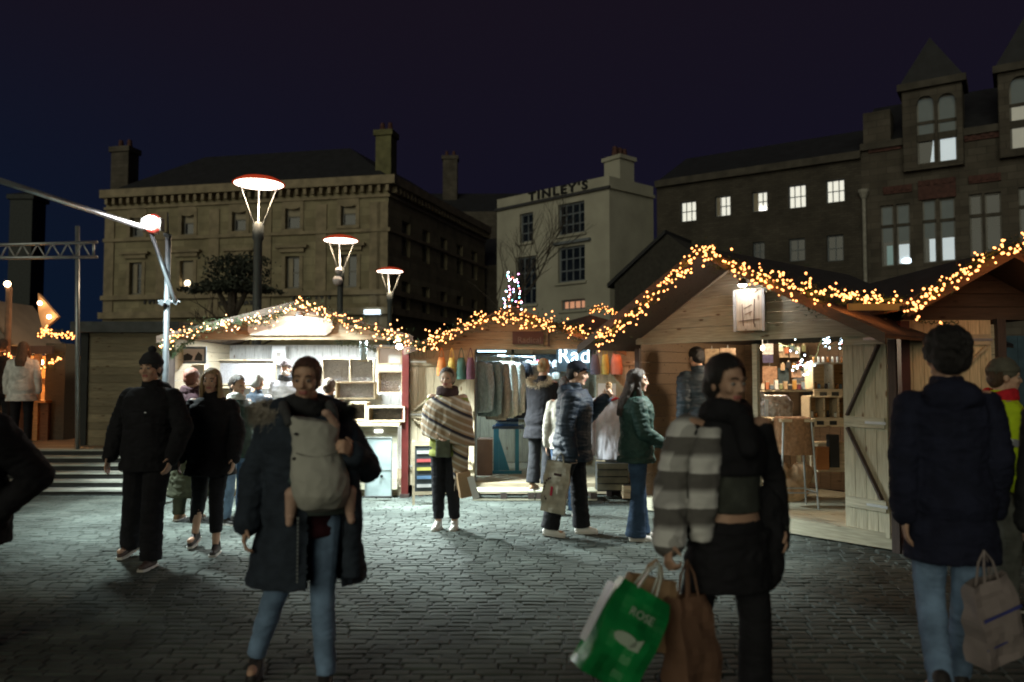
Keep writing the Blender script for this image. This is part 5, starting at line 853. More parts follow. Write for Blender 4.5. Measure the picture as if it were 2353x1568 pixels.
class Fig:
    def __init__(s, label, u, Y, h=1.70, face=0, z0=0., skin=None, vox=.010, slim=1., lean=0., side=0., yaw=0., nod=0., aR=None, aL=None, lR=None, lL=None, curlR=.35, curlL=.35, thR=None, thL=None, X=None, seed=0, heads=1., fem=False):
        s.k = k = h / 1.75; s.lean = tan(R(lean)); s.side = tan(R(side)); s.slim = slim; s.vox = vox; s.seed = seed; s.hs = heads
        s.sh = {-1: V((-.175 * slim, .01, 1.415)), 1: V((.175 * slim, .01, 1.415))}
        da = {-1: (V((-.235, .03, 1.14)), V((-.25, -.03, .89))), 1: (V((.235, .03, 1.14)), V((.25, -.03, .89)))}
        s.arm = {-1: [V(p) for p in (aR or da[-1])], 1: [V(p) for p in (aL or da[1])]}; s.arm = {q: [s.sh[q]] + s.arm[q] for q in s.arm}
        dl = {-1: (V((-.10, -.01, .50)), V((-.11, .03, .085))), 1: (V((.10, -.01, .50)), V((.11, .03, .085)))}
        s.leg = {-1: [V(p) for p in (lR or dl[-1])], 1: [V(p) for p in (lL or dl[1])]}; s.leg = {q: [V((q * .09, 0, .92))] + s.leg[q] for q in s.leg}
        p = at(u, 868, Y); X = p.x if X is None else X
        s.root_loc = V((X, Y, z0)); s.face = R(face); s.M = Matrix.Translation(s.root_loc) @ Matrix.Rotation(s.face, 4, 'Z')
        s.HM = Matrix.Translation(s.T(V((0, -.015, 1.63)))) @ Euler((R(nod) , 0, R(yaw))).to_matrix().to_4x4() @ Matrix.Scale(heads, 4)
        s.HI = s.HM.inverted(); mb = MB()
        for (z, rx, ry, yo) in (): pass
        s.torso(mb, 0, .86)
        mb.cap(s.T(V((0, .015, 1.44))), s.T(V((0, -.005, 1.56))), .055, .052)
        for q in (-1, 1):
            a = [s.T(x) for x in s.arm[q]]; mb.cap(s.T(V((q * .10, .01, 1.39))), a[0], .06, .056).cap(a[0], a[1], .052, .038).cap(a[1], a[2], .038, .025)
            l = s.leg[q]; mb.cap(l[0], l[1], .082, .052).cap(l[1], l[2], .054, .034); fd = V((q * .02, -1, 0)); toe = l[2] + V((q * .015, -.12, -.055)); heel = l[2] + V((0, .03, -.05)); mb.cap(heel, toe, .032, .026)
            s.hand(mb, q, a, curlR if q < 0 else curlL, thR if q < 0 else thL)
        k0 = len(mb.v); s.head(mb)
        if fem:
            for v_ in mb.v[k0:]: v_.x *= .97 - .13 * max(0, min(1, -v_.z / .09))
        mb.xf(s.HM, k0)
        mb.v = [p * s.k for p in mb.v]
        o = blob(mb, 'person', [skin or SKIN, LIPS], None, vox, 3); o.location = s.root_loc; o.rotation_euler = (0, 0, s.face); s.o = o; RM[o.name] = s.M; tag(o, label, 'person')
        inv = (Matrix.Scale(s.k, 4) @ s.HM).inverted()
        for f in o.data.polygons:
            c = inv @ f.center
            if abs(c.x) < .023 and -.071 < c.z < -.050 and c.y < -.07: f.material_index = 1
        for q in (-1, 1):
            e = MB().ell((q * .030, -.0815, .002), .0125, .011, .0085, 10); e.mi = 1; e.ell((q * .030, -.091, .002), .0058, .003, .0058, 8); e.v = [s.k * (s.HM @ p) for p in e.v]; s.put(e, 'eye', [EYEW, IRIS])
    def T(s, p):
        d = max(0, p.z - .95); return V((p.x + d * s.side, p.y - d * s.lean, p.z))
    def put(s, mb, name, mats, smooth=True): o = mb.build(name, mats, s.o, smooth); return o
    def torso(s, mb, r, zlo=.86, hem=None, flare=0., zhi=1.47, scale=(1, 1), belly=0):
        w_ = s.slim; prof = [(.86, .150, .110, .0), (.93, .168, .125, .01), (1.02, .150, .112, .005), (1.10, .140, .105, .0), (1.20, .152, .112, .0), (1.30, .165, .118, .0), (1.38, .160, .105, .005), (1.43, .120, .080, .012), (1.47, .062, .058, .015)]
        rings = []
        if hem is not None and hem < .86:
            n = 5
            for i in range(n):
                z = hem + (.86 - hem) * i / n; f = flare * (1 - i / n); rings.append((V((0, .005, z)), V(((.165 * w_ + r + f) * scale[0], 0, 0)), V((0, (.125 + r + f) * scale[1], 0))))
        for z, rx, ry, yo in prof:
            if z < (hem if hem is not None else zlo) - .01 or z > zhi + .001: continue
            rings.append((s.T(V((0, yo, z))), V(((rx * w_ + r) * scale[0], 0, 0)), V((0, (ry + r) * scale[1], 0))))
        mb.loft(rings, 24); return mb
    def hand(s, mb, q, a, curl, th):
        w_ = a[2]; f = (a[2] - a[1]).normalized(); t = V(th) if th else V((0, -1, 0)); t = (t - f * t.dot(f)).normalized(); n = f.cross(t) * (-1 if q < 0 else 1); n = n.normalized()
        P0 = w_ + f * .015; P1 = w_ + f * .085; mb.loft([(w_ - f * .02, t * .024, n * .02), (P0, t * .028, n * .017), (P0 + f * .035, t * .038, n * .016), (P1, t * .040, n * .013), (P1 + f * .006, t * .034, n * .009)], 12)
        for i, (o_, L) in enumerate(((.030, .074), (.010, .082), (-.010, .077), (-.029, .061))):
            b = P1 + t * o_; d = (f * cos(curl * .6) + n * sin(curl * .6)).normalized(); m = b + d * L * .45; d2 = (f * cos(curl * 1.5) + n * sin(curl * 1.5)).normalized(); m2 = m + d2 * L * .32; d3 = (f * cos(curl * 2.3) + n * sin(curl * 2.3)).normalized(); e = m2 + d3 * L * .24
            mb.cap(b, m, .0095, .009, 8).cap(m, m2, .009, .0082, 8).cap(m2, e, .0082, .007, 8)
        b = P0 + t * .026; m = b + (t * .75 + f * .65 + n * .25).normalized() * .042; e = m + (f * .9 + t * .25 + n * (.3 + curl * .3)).normalized() * .032; mb.cap(b, m, .0125, .0105, 8).cap(m, e, .0105, .0085, 8)
    def head(s, mb):
        mb.ell((0, .012, .032), .074, .094, .088, 18); mb.ell((0, -.03, -.012), .063, .062, .075, 16); mb.ell((0, -.038, -.062), .050, .046, .045, 14); mb.ell((0, -.068, -.098), .021, .018, .016, 10)
        for q in (-1, 1):
            mb.cap((q * .048, .0, -.07), (q * .012, -.062, -.098), .022, .018, 10); mb.ell((q * .040, -.064, -.026), .022, .020, .020, 10); mb.ell((q * .076, .012, -.012), .010, .020, .032, 10); mb.cap((q * .012, -.0885, .026), (q * .046, -.074, .026), .0095, .009, 8); mb.ell((q * .011, -.094, -.034), .0085, .010, .008, 8)
        mb.cap((0, -.086, .016), (0, -.107, -.028), .0085, .0115, 10); mb.cap((-.016, -.083, -.056), (.016, -.083, -.056), .0085, .0085, 8); mb.cap((-.014, -.081, -.067), (.014, -.081, -.067), .009, .009, 8)
        mb.cap((0, .02, -.06), (0, .03, -.12), .05, .052)
    def prim(s): return MB()
    def done(s, mb, name, mats, amp=.007, vox=None, it=3, k=(9, 9, 16), cut=None, head=False, seed=0, parent=None):
        if head: mb.v = [s.HM @ p for p in mb.v]
        mb.v = [p * s.k for p in mb.v]; kk = s.k
        return blob(mb, name, mats, parent or s.o, vox or max(s.vox, .008), it, amp, k, (lambda c: cut(c / kk)) if cut else None, seed=seed + s.seed)
    def jacket(s, m, name='jacket', r=.035, hem=.82, flare=0., sr=(.072, .062, .05), collar=True, amp=.009, cuff=1., cut=None, hood=False, scale=(1, 1), sleeves=True, k=(9, 9, 16), zhi=1.47):
        mb = MB(); s.torso(mb, r, hem=hem, flare=flare, scale=scale, zhi=zhi)
        if sleeves:
            for q in (-1, 1):
                a = [s.T(x) for x in s.arm[q]]; e = a[1].lerp(a[2], cuff); a0 = a[0] + V((0, 0, -.38 * sr[0])); mb.cap(s.T(V((q * .07, .01, 1.405 - sr[0] * .5))), a0, sr[0] * .95, sr[0]).cap(a0, a[1], sr[0], sr[1]).cap(a[1], e, sr[1], sr[2])
        if collar:
            mb.loft([(s.T(V((0, .012, 1.43))), V((.09, 0, 0)), V((0, .085, 0))), (s.T(V((0, .008, 1.50))), V((.075, 0, 0)), V((0, .075, 0))), (s.T(V((0, .008, 1.535))), V((.07, 0, 0)), V((0, .072, 0)))], 18)
        if hood: mb.ell(s.T(V((0, .105, 1.44))), .13, .075, .085); mb.ell(s.T(V((0, .07, 1.47))), .12, .08, .05)
        return s.done(mb, name, m, amp, cut=cut, k=k)
    def trousers(s, m, r=.014, flare=0., cut_z=.07, name='trousers', amp=.008, top=.98, sk=0):
        mb = MB(); mb.loft([(V((0, .005, .86)), V((.155 * s.slim + r, 0, 0)), V((0, .115 + r, 0))), (V((0, .01, .93)), V((.172 * s.slim + r, 0, 0)), V((0, .128 + r, 0))), (V((0, .005, top)), V((.152 * s.slim + r, 0, 0)), V((0, .112 + r, 0)))], 20)
        for q in (-1, 1):
            l = s.leg[q]; d = (l[2] - l[1]).normalized(); e = l[2] + V((0, 0, cut_z - .085)); mb.cap(l[0] + V((0, 0, -.03)), l[1], .088 + r, .060 + r); 
            dd, x, y = mb.frame(e - l[1]); mb.loft([(l[1], x * (.060 + r), y * (.060 + r)), (l[1].lerp(e, .5), x * (.055 + r + flare * .3), y * (.055 + r + flare * .3)), (e, x * (.045 + r + flare), y * (.045 + r + flare))], 16)
        return s.done(mb, name, m, amp, k=(8, 8, 20), cut=None)
    def shoes(s, m, sole=None, high=False):
        for q in (-1, 1):
            l = s.leg[q]; a = l[2]; up = a.z - .085; th = R(0)
            mb = MB(); tilt = min(.9, max(0, up * 5)) if a.y > .1 else 0
            k0 = len(mb.v); mb.cap((0, .035, -.045), (q * .006, -.05, -.048), .038, .038, 12).cap((q * .006, -.05, -.050), (q * .012, -.135, -.058), .038, .030, 12).cap((0, .02, -.02), (0, .01, .02 + (.10 if high else 0)), .040, .040 + (.01 if high else 0), 12).cap((0, -.01, -.02), (q * .008, -.09, -.045), .036, .028, 12)
            Mx = Matrix.Translation(a) @ Matrix.Rotation(tilt, 4, 'X'); mb.xf(Mx, k0)
            o = s.done(mb, 'shoe', m, 0, vox=.008, it=2)
            sb = MB(); pts = [(-.036, .065), (.036, .065), (.040, -.03), (.046 + q * .004, -.10), (.028 + q * .01, -.162), (-.026 + q * .01, -.165), (-.044 + q * .004, -.10), (-.038, -.03)]; sb.prism([(x, y, -.087) for x, y in pts], (0, 0, .022)); sb.xf(Mx); sb.v = [p * s.k for p in sb.v]; sb.build('sole', sole or SOLE, o)
    def hair(s, style, m, amp=.006):
        mb = MB()
        if style == 'cap': mb.ell((0, .016, .042), .084, .104, .092, 18); mb.ell((0, .052, .0), .078, .068, .085, 16)
        elif style == 'tied': mb.ell((0, .015, .043), .083, .105, .093, 18); mb.ell((0, .055, .0), .070, .056, .07, 16); mb.ell((0, .125, .02), .035, .035, .035)
        elif style == 'short': mb.ell((0, .016, .044), .084, .104, .092, 18); mb.ell((0, .055, -.005), .075, .060, .075, 16)
        elif style == 'full': mb.ell((0, .022, .045), .094, .110, .102, 18); mb.ell((0, .06, -.02), .092, .075, .095, 16)
        elif style == 'curly':
            rd = random.Random(s.seed + 3); mb.ell((0, .03, .05), .095, .105, .10, 18)
            for i in range(260):
                a, b = rd.uniform(0, 6.28), rd.uniform(-.6, 1.5); c = V((cos(a) * cos(b) * .098, .03 + sin(a) * cos(b) * .106, .045 + sin(b) * .10))
                if c.y > -.06 or c.z > .08: mb.ell(c, *(rd.uniform(.008, .019),) * 3, 6)
            mb.ell((0, .07, -.01), .088, .06, .08)
        elif style in ('long', 'wavy'):
            mb.ell((0, .014, .042), .084, .104, .092, 18); L = -.30 if style == 'long' else -.36; rr = .085 if style == 'long' else .128
            mb.loft([((0, .055, .04), V((.08, 0, 0)), V((0, .06, 0))), ((0, .085, -.08), V((rr, 0, 0)), V((0, .055, 0))), ((0, .145, -.2), V((rr * 1.08, 0, 0)), V((0, .055, 0))), ((0, .175, L), V((rr * .8, 0, 0)), V((0, .04, 0)))], 18)
            for q in (-1, 1): mb.cap((q * .070, -.01, .05), (q * .082, -.0, -.08), .022, .026).cap((q * .082, 0, -.08), (q * .085, -.01, L * .8), .028, .02)
        return s.done(mb, 'hair', m, amp, vox=.008, it=2, k=(34, 34, 9), head=True, cut=lambda c: (lambda h: h.y < -.02 and abs(h.x) < .071 and h.z < .038 + (-h.y - .02) * .76)(s.HI @ c))
    def brows(s, m):
        for q in (-1, 1): e = MB().path([(q * .014, -.099, .026), (q * .03, -.0955, .031), (q * .046, -.082, .027)], .0036, 6); e.v = [s.k * (s.HM @ p) for p in e.v]; s.put(e, 'eyebrow', m)
    def beanie(s, m, bobble=False):
        mb = MB().ell((0, .012, .052), .087, .104, .098, 18); o = s.done(mb, 'beanie', m, .003, vox=.009, k=(60, 60, 3), head=True, cut=lambda c: False)
        b = MB(); b.loft([((0, .012, .035), V((.090, 0, 0)), V((0, .107, 0))), ((0, .012, .05), V((.094, 0, 0)), V((0, .111, 0))), ((0, .012, .078), V((.090, 0, 0)), V((0, .107, 0)))], 22); s.done(b, 'beanie_cuff', m, .003, vox=.008, k=(70, 70, 3), head=True, parent=None)
        if bobble: s.done(MB().ell((0, .02, .165), .034, .034, .032), 'bobble', m, .006, vox=.008, k=(40, 40, 40), head=True)
    def flat_cap(s, m):
        mb = MB().ell((0, .015, .062), .090, .105, .075, 18); s.done(mb, 'cap', m, .002, vox=.009, head=True); b = MB().loft([((0, -.085, .062), V((.065, 0, 0)), V((0, .06, .012))), ((0, -.088, .052), V((.066, 0, 0)), V((0, .062, .012)))], 16); s.done(b, 'cap_peak', m, 0, vox=.006, it=1, head=True)
    def scarf(s, m, r=.04, drop=.0):
        mb = MB(); pts = [s.T(V((cos(t) * .085, .01 + sin(t) * .085, 1.475 + .015 * sin(2 * t)))) for t in [i * pi / 8 for i in range(17)]]; mb.path(pts, r, 10)
        pts = [p + V((0, -.004, .035)) for p in pts]; mb.path(pts, r * .85, 10)
        if drop: mb.cap(s.T(V((.03, -.11, 1.45))), s.T(V((.04, -.15, 1.45 - drop))), r * 1.1, r)
        return s.done(mb, 'scarf', m, .006, vox=.009, k=(20, 20, 20))
    def fur(s, m, centre, rx, ry, n=1500, L=.05, a0=0, a1=6.28, tilt=0, name='fur_trim', rz=.02):
        rd = random.Random(5); mb = MB(); M_ = Matrix.Translation(centre) @ Matrix.Rotation(tilt, 4, 'X')
        for i in range(n):
            a = rd.uniform(a0, a1); c = V((cos(a) * rx, sin(a) * ry, rd.gauss(0, rz))); d = (V((cos(a), sin(a), .0)) + V((rd.uniform(-.9, .9), rd.uniform(-.9, .9), rd.uniform(-.7, .9)))).normalized() * L * rd.uniform(.5, 1.1); e_ = d.orthogonal().normalized() * .0016
            e2 = e_.cross(d).normalized() * .0016; q = c + d * .6 + V((0, 0, .004)); mb.add([c - e_, c + e_, q + e2, q - e2, c + d - V((0, 0, .012))], [(0, 1, 2, 3), (2, 3, 4)])
        mb.xf(M_); mb.v = [p * s.k for p in mb.v]; return mb.build(name, m, s.o, fix=False)
    def wrist(s, q):  # world position of the gripping hand
        a = [s.T(x) for x in s.arm[q]]; f = (a[2] - a[1]).normalized(); return s.M @ ((a[2] + f * .075) * s.k)
NAVY = cloth('navy_parka', (.026, .035, .05)); BLK = cloth('black_cloth', (.012, .012, .015)); CHAR = cloth('charcoal_cloth', (.022, .023, .026)); JEAN = cloth('light_denim', (.17, .26, .40), scale=7, var=.35); JEAN_D = cloth('dark_denim', (.03, .055, .10)); OLIVE = cloth('olive_cloth', (.055, .06, .038)); MAROON = cloth('maroon_knit', (.05, .014, .02)); PUFF = cloth('navy_puffer', (.02, .035, .06), .55, spec=.4); GREENJ = cloth('dark_green_coat', (.02, .045, .038), .6); DKNAVY = cloth('midnight_jacket', (.012, .014, .03))
# 1 -- woman with baby carrier, walking towards the viewer
p = Fig('woman in long navy parka carrying a baby in a grey chest carrier, light jeans', 712, 4.12, 1.70, 14, skin=SKIN, vox=.0065, slim=.95, fem=True, yaw=-12, nod=2, side=-1.5, aR=((-.27, .03, 1.14), (-.31, -.06, .87)), aL=((.31, -.02, 1.15), (.235, -.23, 1.25)), thL=(0, 0, 1), curlL=1.0, curlR=.7, lR=((-.16, .07, .50), (-.27, .18, .12)), lL=((.08, -.07, .50), (.10, -.12, .085)), seed=1)
p.hair('tied', mat('hair_auburn', (.085, .04, .028), .55, .35, 10, .7, 60, stretch=(9, 9, 1), spec=.4), .0025); p.brows(HAIRS['dark']); p.trousers(JEAN, .004, .0, .09, 'jeans', .007); p.shoes(SHOE_D, mat('black_sole', (.03, .03, .03), .7))
p.jacket(MAROON, 'jumper', .012, .80, 0, amp=.004, sr=(.06, .05, .04))
NP = p.jacket(NAVY, 'parka', .075, .56, .055, sr=(.092, .082, .066), amp=.013, cuff=.96, collar=False, scale=(1.12, 1.0), cut=lambda c: (c.y < -.02 and -.045 < c.x - .045 < .13 and c.z < 1.30 and not (c.z > 1.05 and c.x > .16)) or c.z < .535, zhi=1.43)
mb = MB(); mb.ell(p.T(V((0, .14, 1.45))), .18, .10, .12)
for q in (-1, 1): mb.cap(p.T(V((q * .13, .10, 1.47))), p.T(V((q * .115, -.10, 1.40))), .07, .05)
p.done(mb, 'hood', NAVY, .01)
p.fur(mat('pale_fur', (.50, .46, .40), .9, .3, 20), p.T(V((-.05, .06, 1.45))), .20, .15, 2200, .085, 2.2, 4.3, R(12)); p.fur(mat('dark_fur', (.03, .032, .036), .9, .3, 20), p.T(V((.02, .03, 1.45))), .20, .14, 1500, .07, -1.2, 1.6, R(12), 'hood_fur')
p.scarf(CHAR, .034)
CARR = cloth('grey_carrier_cloth', (.42, .42, .38), scale=5, var=.12)
cr = MB(); cr.loft([(V((.065, -.155, .945)), V((.06, 0, 0)), V((0, .035, 0))), (V((.065, -.21, .98)), V((.115, 0, 0)), V((0, .10, 0))), (V((.065, -.235, 1.05)), V((.143, 0, 0)), V((0, .13, 0))), (V((.06, -.235, 1.14)), V((.145, 0, 0)), V((0, .128, 0))), (V((.045, -.215, 1.24)), V((.128, 0, 0)), V((0, .10, 0))), (V((.035, -.205, 1.31)), V((.118, 0, 0)), V((0, .088, 0))), (V((.03, -.20, 1.39)), V((.125, 0, 0)), V((0, .085, 0))), (V((.02, -.195, 1.425)), V((.118, 0, -.02)), V((0, .075, 0)))], 24)
CO = p.done(cr, 'baby_carrier', CARR, .010, k=(10, 10, 9)); CO.name = 'baby_carrier'
b = MB(); b.loft([(V((.055, -.13, .925)), V((.16, 0, 0)), V((0, .06, 0))), (V((.055, -.13, .97)), V((.165, 0, 0)), V((0, .065, 0)))], 20); p.done(b, 'carrier_waistband', cloth('green_grey_band', (.06, .075, .07)), .003)
for (x, z) in ((-.062, 1.36), (-.070, 1.235)): k_ = MB().ell((x, -.275, z), .011, .006, .008); k_.v = [q * p.k for q in k_.v]; k_.build('carrier_toggle', LETTER, CO, True)
k_ = MB().ell((-.076, -.25, 1.12), .022, .014, .018); k_.v = [q * p.k for q in k_.v]; k_.build('buckle', mat('dark_green_plastic', (.04, .07, .07), .4), CO, True)
k_ = MB().path([V((-.060 + .21 * t, -.292 - .024 * sin(pi * t), 1.265 - .02 * sin(pi * t) )) for t in [i / 10 for i in range(11)]], .003, 6); k_.v = [q * p.k for q in k_.v]; k_.build('carrier_seam', mat('carrier_piping', (.20, .20, .18), .9), CO, True)
for q in (-1, 1):
    k_ = MB().path([p.T(V((.03 + q * .115, -.23, 1.40))), p.T(V((.02 + q * .12, -.19, 1.46))), p.T(V((.0 + q * .12, -.06, 1.50))), p.T(V((q * .12, .08, 1.47)))], [.022, .026, .028, .026], 8); p.done(k_, 'carrier_strap', mat('carrier_strap', (.05, .052, .055), .85, .2, 20), .004)
zp = MB(); [zp.box(-.052, -.044, -.238 - .0 * z, -.226, .58 + .02 * z, .592 + .02 * z) for z in range(0, 18)]; zp.v = [q * p.k for q in zp.v]; zp.build('zip', STEEL, p.o)
# coat flap beside the open front
f = MB(); f.loft([(V((.225, -.17, .60)), V((.05, 0, 0)), V((0, .04, 0))), (V((.235, -.17, .9)), V((.045, 0, 0)), V((0, .05, 0))), (V((.22, -.15, 1.2)), V((.04, 0, 0)), V((0, .05, 0)))], 14); p.done(f, 'coat_flap', NAVY, .01)
for i, (x, zz) in enumerate(((-.13, .56), (-.05, .54))): pass
# trainers: pale emblem on the leading shoe
a = p.leg[1][2]; k_ = text('N', .055, SHOE_W, p.o, Matrix.Translation(V((-.055, -.06, -.055)) * 1 + a) @ Euler((R(70), 0, R(-78))).to_matrix().to_4x4(), .003, 'shoe_emblem')
# the baby
KB = RM[p.o.name]; bb = MB(); c0 = V((.06, -.21, 1.16))
bb.ell(c0, .09, .075, .13); bb.ell((.045, -.20, 1.345), .060, .062, .068)
for q in (-1, 1): bb.cap((.06 + q * .07, -.19, 1.06), (.065 + q * .145, -.21, 1.05), .045, .038).cap((.065 + q * .145, -.21, 1.05), (.065 + q * .152, -.20, .93), .036, .027).cap((.065 + q * .152, -.20, .93), (.065 + q * .155, -.235, .905), .024, .021)
bb.cap((.09, -.2, 1.30), (.135, -.22, 1.40), .028, .024).cap((.135, -.22, 1.40), (.10, -.25, 1.455), .024, .02).ell((.085, -.26, 1.465), .026, .018, .020)
bb.v = [q * p.k for q in bb.v]; B = blob(bb, 'baby', mat('baby_skin', (.50, .33, .26), .6, .08), None, .008, 3); B.matrix_world = KB; B.location = p.root_loc; B.rotation_euler = (0, 0, p.face); RM[B.name] = KB; tag(B, 'baby with bare legs held in the grey carrier on the woman\'s chest', 'baby')
bh = MB().ell((.045, -.195, 1.36), .066, .070, .066); bh.v = [q * p.k for q in bh.v]; blob(bh, 'bonnet', cloth('grey_bonnet', (.22, .22, .21)), B, .008, 2, .002)
# 2 -- woman in checked shacket with shopping bags
q2 = Fig('woman in black with a white and grey checked jacket off her shoulders, carrying bags', 1668, 3.62, 1.69, 8, fem=True, skin=SKIN2, vox=.0065, yaw=15, nod=4, aR=((-.27, .02, 1.14), (-.34, -.13, .90)), aL=((.27, .06, 1.16), (.28, .02, .93)), curlR=1.25, curlL=1.0, lR=((-.15, .06, .52), (-.20, .20, .16)), lL=((.12, -.03, .50), (.12, .0, .085)), seed=2)
q2.hair('full', HAIRS['black'], .005); q2.brows(HAIRS['black']); q2.trousers(BLK, .012, .03, .06); q2.shoes(SHOE_W); q2.jacket(cloth('dark_grey_top', (.05, .055, .048)), 'top', .012, 1.02, 0, amp=.004, sr=(.06, .05, .042))
q2.jacket(BLK, 'black_bodice', .028, 1.20, 0, amp=.006, sr=(.068, .056, .046), cuff=.9); q2.scarf(BLK, .048, .12)
sk_ = MB(); q2.torso(sk_, .035, hem=.66, flare=.0, zhi=.93); q2.done(sk_, 'skirt_coat', BLK, .014)
sd = MB(); 
for (x, z, r) in ((-.25, 1.0, .07), (.25, 1.0, .08), (.26, .9, .09), (.22, .78, .1)): sd.ell((x * .9, .05, z), r, r * 1.1, r * 1.6)
q2.done(sd, 'coat_tied_at_waist', BLK, .016, k=(12, 12, 8))
CHK = bpy.data.materials.new('checked_wool'); t_, N_, L_, b_ = nodes(CHK); tc_ = N_.new('ShaderNodeTexCoord'); sx_ = N_.new('ShaderNodeSeparateXYZ'); L_.new(tc_.outputs['Object'], sx_.inputs[0])
def band(out, per, duty, off=0.):
    a = N_.new('ShaderNodeMath'); a.operation = 'MULTIPLY_ADD'; a.inputs[1].default_value = 1 / per; a.inputs[2].default_value = off + 50; L_.new(out, a.inputs[0]); f_ = N_.new('ShaderNodeMath'); f_.operation = 'FRACT'; L_.new(a.outputs[0], f_.inputs[0])
    r_ = N_.new('ShaderNodeMapRange'); r_.inputs[1].default_value = duty - .10; r_.inputs[2].default_value = duty + .10; L_.new(f_.outputs[0], r_.inputs[0]); return r_.outputs[0]
b1, b2 = band(sx_.outputs['Z'], .155, .5, .42), band(sx_.outputs['Y'], .14, .5, .3); ad = N_.new('ShaderNodeMath'); ad.operation = 'MULTIPLY_ADD'; L_.new(b2, ad.inputs[0]); ad.inputs[1].default_value = .45; L_.new(b1, ad.inputs[2])
rc_ = N_.new('ShaderNodeValToRGB'); rc_.color_ramp.elements[0].color = (.58, .58, .57, 1); rc_.color_ramp.elements[1].color = (.11, .105, .10, 1); L_.new(ad.outputs[0], rc_.inputs[0]); L_.new(rc_.outputs[0], b_.inputs['Base Color']); b_.inputs['Roughness'].default_value = .95
sl_m = MB(); a = [q2.T(x) for x in q2.arm[-1]]; sl_m.cap(a[0] + V((-.02, .02, -.03)), a[1], .088, .085).cap(a[1], a[1].lerp(a[2], .93), .085, .075).cap(q2.T(V((-.12, .08, 1.36))), a[0] + V((-.0, .03, -.02)), .07, .085)
sl_m.loft([(q2.T(V((-.17, -.09, .90))), V((.05, 0, 0)), V((0, .04, 0))), (q2.T(V((-.165, -.115, 1.1))), V((.072, 0, 0)), V((0, .04, 0))), (q2.T(V((-.15, -.11, 1.28))), V((.075, 0, 0)), V((0, .05, 0))), (q2.T(V((-.11, -.07, 1.42))), V((.05, 0, 0)), V((0, .04, 0)))], 12).cap(q2.T(V((-.16, .12, 1.34))), q2.T(V((-.17, .14, .92))), .05, .06)
q2.done(sl_m, 'checked_jacket', CHK, .012, k=(9, 9, 14))
def bag_box(name, label, top, w_, d_, h_, tiltx, tilty, rz, m, parent=None, lean=0):
    t = thing(name, label, 'bag', top, 0); k = MB(); k.loft([((0, 0, -h_), V((w_ * .46, 0, 0)), V((0, d_ * .46, 0))), ((0, 0, -h_ * .97), V((w_ * .5, 0, 0)), V((0, d_ * .5, 0))), ((0, 0, -h_ * .5), V((w_ * .52, 0, 0)), V((0, d_ * .5, 0))), ((0, 0, -.06), V((w_ * .48, 0, 0)), V((0, d_ * .3, 0))), ((0, 0, 0), V((w_ * .46, 0, 0)), V((0, d_ * .16, 0)))], 4)
    k.v = [Matrix.Rotation(pi / 4, 4, 'Z') @ p for p in k.v]; k.v = [V((p.x * 1.414, p.y * 1.414 * 1, p.z)) for p in k.v]; return t, k
def box_bag(name, label, top, w_, d_, h_, M_, m, extra=None, cat='bag', handles=True, hh=.16, hm=None):
    t = thing(name, label, cat, top); k = MB(); vs = []
    for z, a, b in ((-h_, .5, .5), (-h_ * .5, .52, .5), (-.05, .5, .36), (0, .49, .22)): vs.append([(sx * w_ * a, sy * d_ * b, z) for sx, sy in ((-1, -1), (1, -1), (1, 1), (-1, 1))])
    for i in range(3):
        for j in range(4):
            n_ = 6; A, B2, C2, D2 = V(vs[i][j]), V(vs[i][(j + 1) % 4]), V(vs[i + 1][(j + 1) % 4]), V(vs[i + 1][j])
            for x in range(n_):
                for y in range(n_): k.add([A.lerp(B2, x / n_).lerp(D2.lerp(C2, x / n_), y / n_), A.lerp(B2, (x + 1) / n_).lerp(D2.lerp(C2, (x + 1) / n_), y / n_), A.lerp(B2, (x + 1) / n_).lerp(D2.lerp(C2, (x + 1) / n_), (y + 1) / n_), A.lerp(B2, x / n_).lerp(D2.lerp(C2, x / n_), (y + 1) / n_)], [(0, 1, 2, 3)])
    k.add([V(p) for p in vs[0]], [(3, 2, 1, 0)])
    for p in k.v: n1 = noise.noise(p * 9 + V((w_ * 50, 0, 0))); n2 = noise.noise(p * 9 + V((0, 9, 4))); n3 = noise.noise(p * 22); p.x += n1 * .016 + n3 * .004; p.y += n2 * .030 + n3 * .010
    k.xf(M_); o = k.build('body', m, t, True)
    if handles:
        for sy in (-1, 1):
            pts = [V((-w_ * .2, sy * d_ * .2, -.03)), V((-w_ * .12, sy * d_ * .12, hh * .6)), V((0, 0, hh)), V((w_ * .12, sy * d_ * .12, hh * .6)), V((w_ * .2, sy * d_ * .2, -.03))]; MB().path([M_ @ p for p in pts], .006, 5).build('handle', hm or m, t)
    return t
hp = q2.wrist(-1)
Mg = Euler((R(-6), R(31), R(8))).to_matrix().to_4x4(); GRN = mat('green_plastic', (.006, .19, .045), .32, .3, 7, .5, 14, spec=.5)
Tg = hp + Mg @ V((0, 0, -.13)) + V((-.05, -.06, .0)); gbg = box_bag('green_shopping_bag', 'shiny green shopping bag with white lettering hanging tilted from the woman\'s hand', Tg, .25, .15, .40, Mg, [GRN], hh=.13, hm=mat('clear_handle', (.4, .42, .38), .3))
WPR = mat('white_print', (.34, .42, .34), .4, .1)
k = MB(); k.box(-.152, -.149, -.045, .035, -.30, -.04); k.xf(Mg).build('white_panel', mat('glossy_white_panel', (.6, .62, .68), .25, .1), gbg)
text('ROSE', .048, WPR, gbg, Mg @ Matrix.Translation((.0, -.088, -.10)) @ UP, .002)
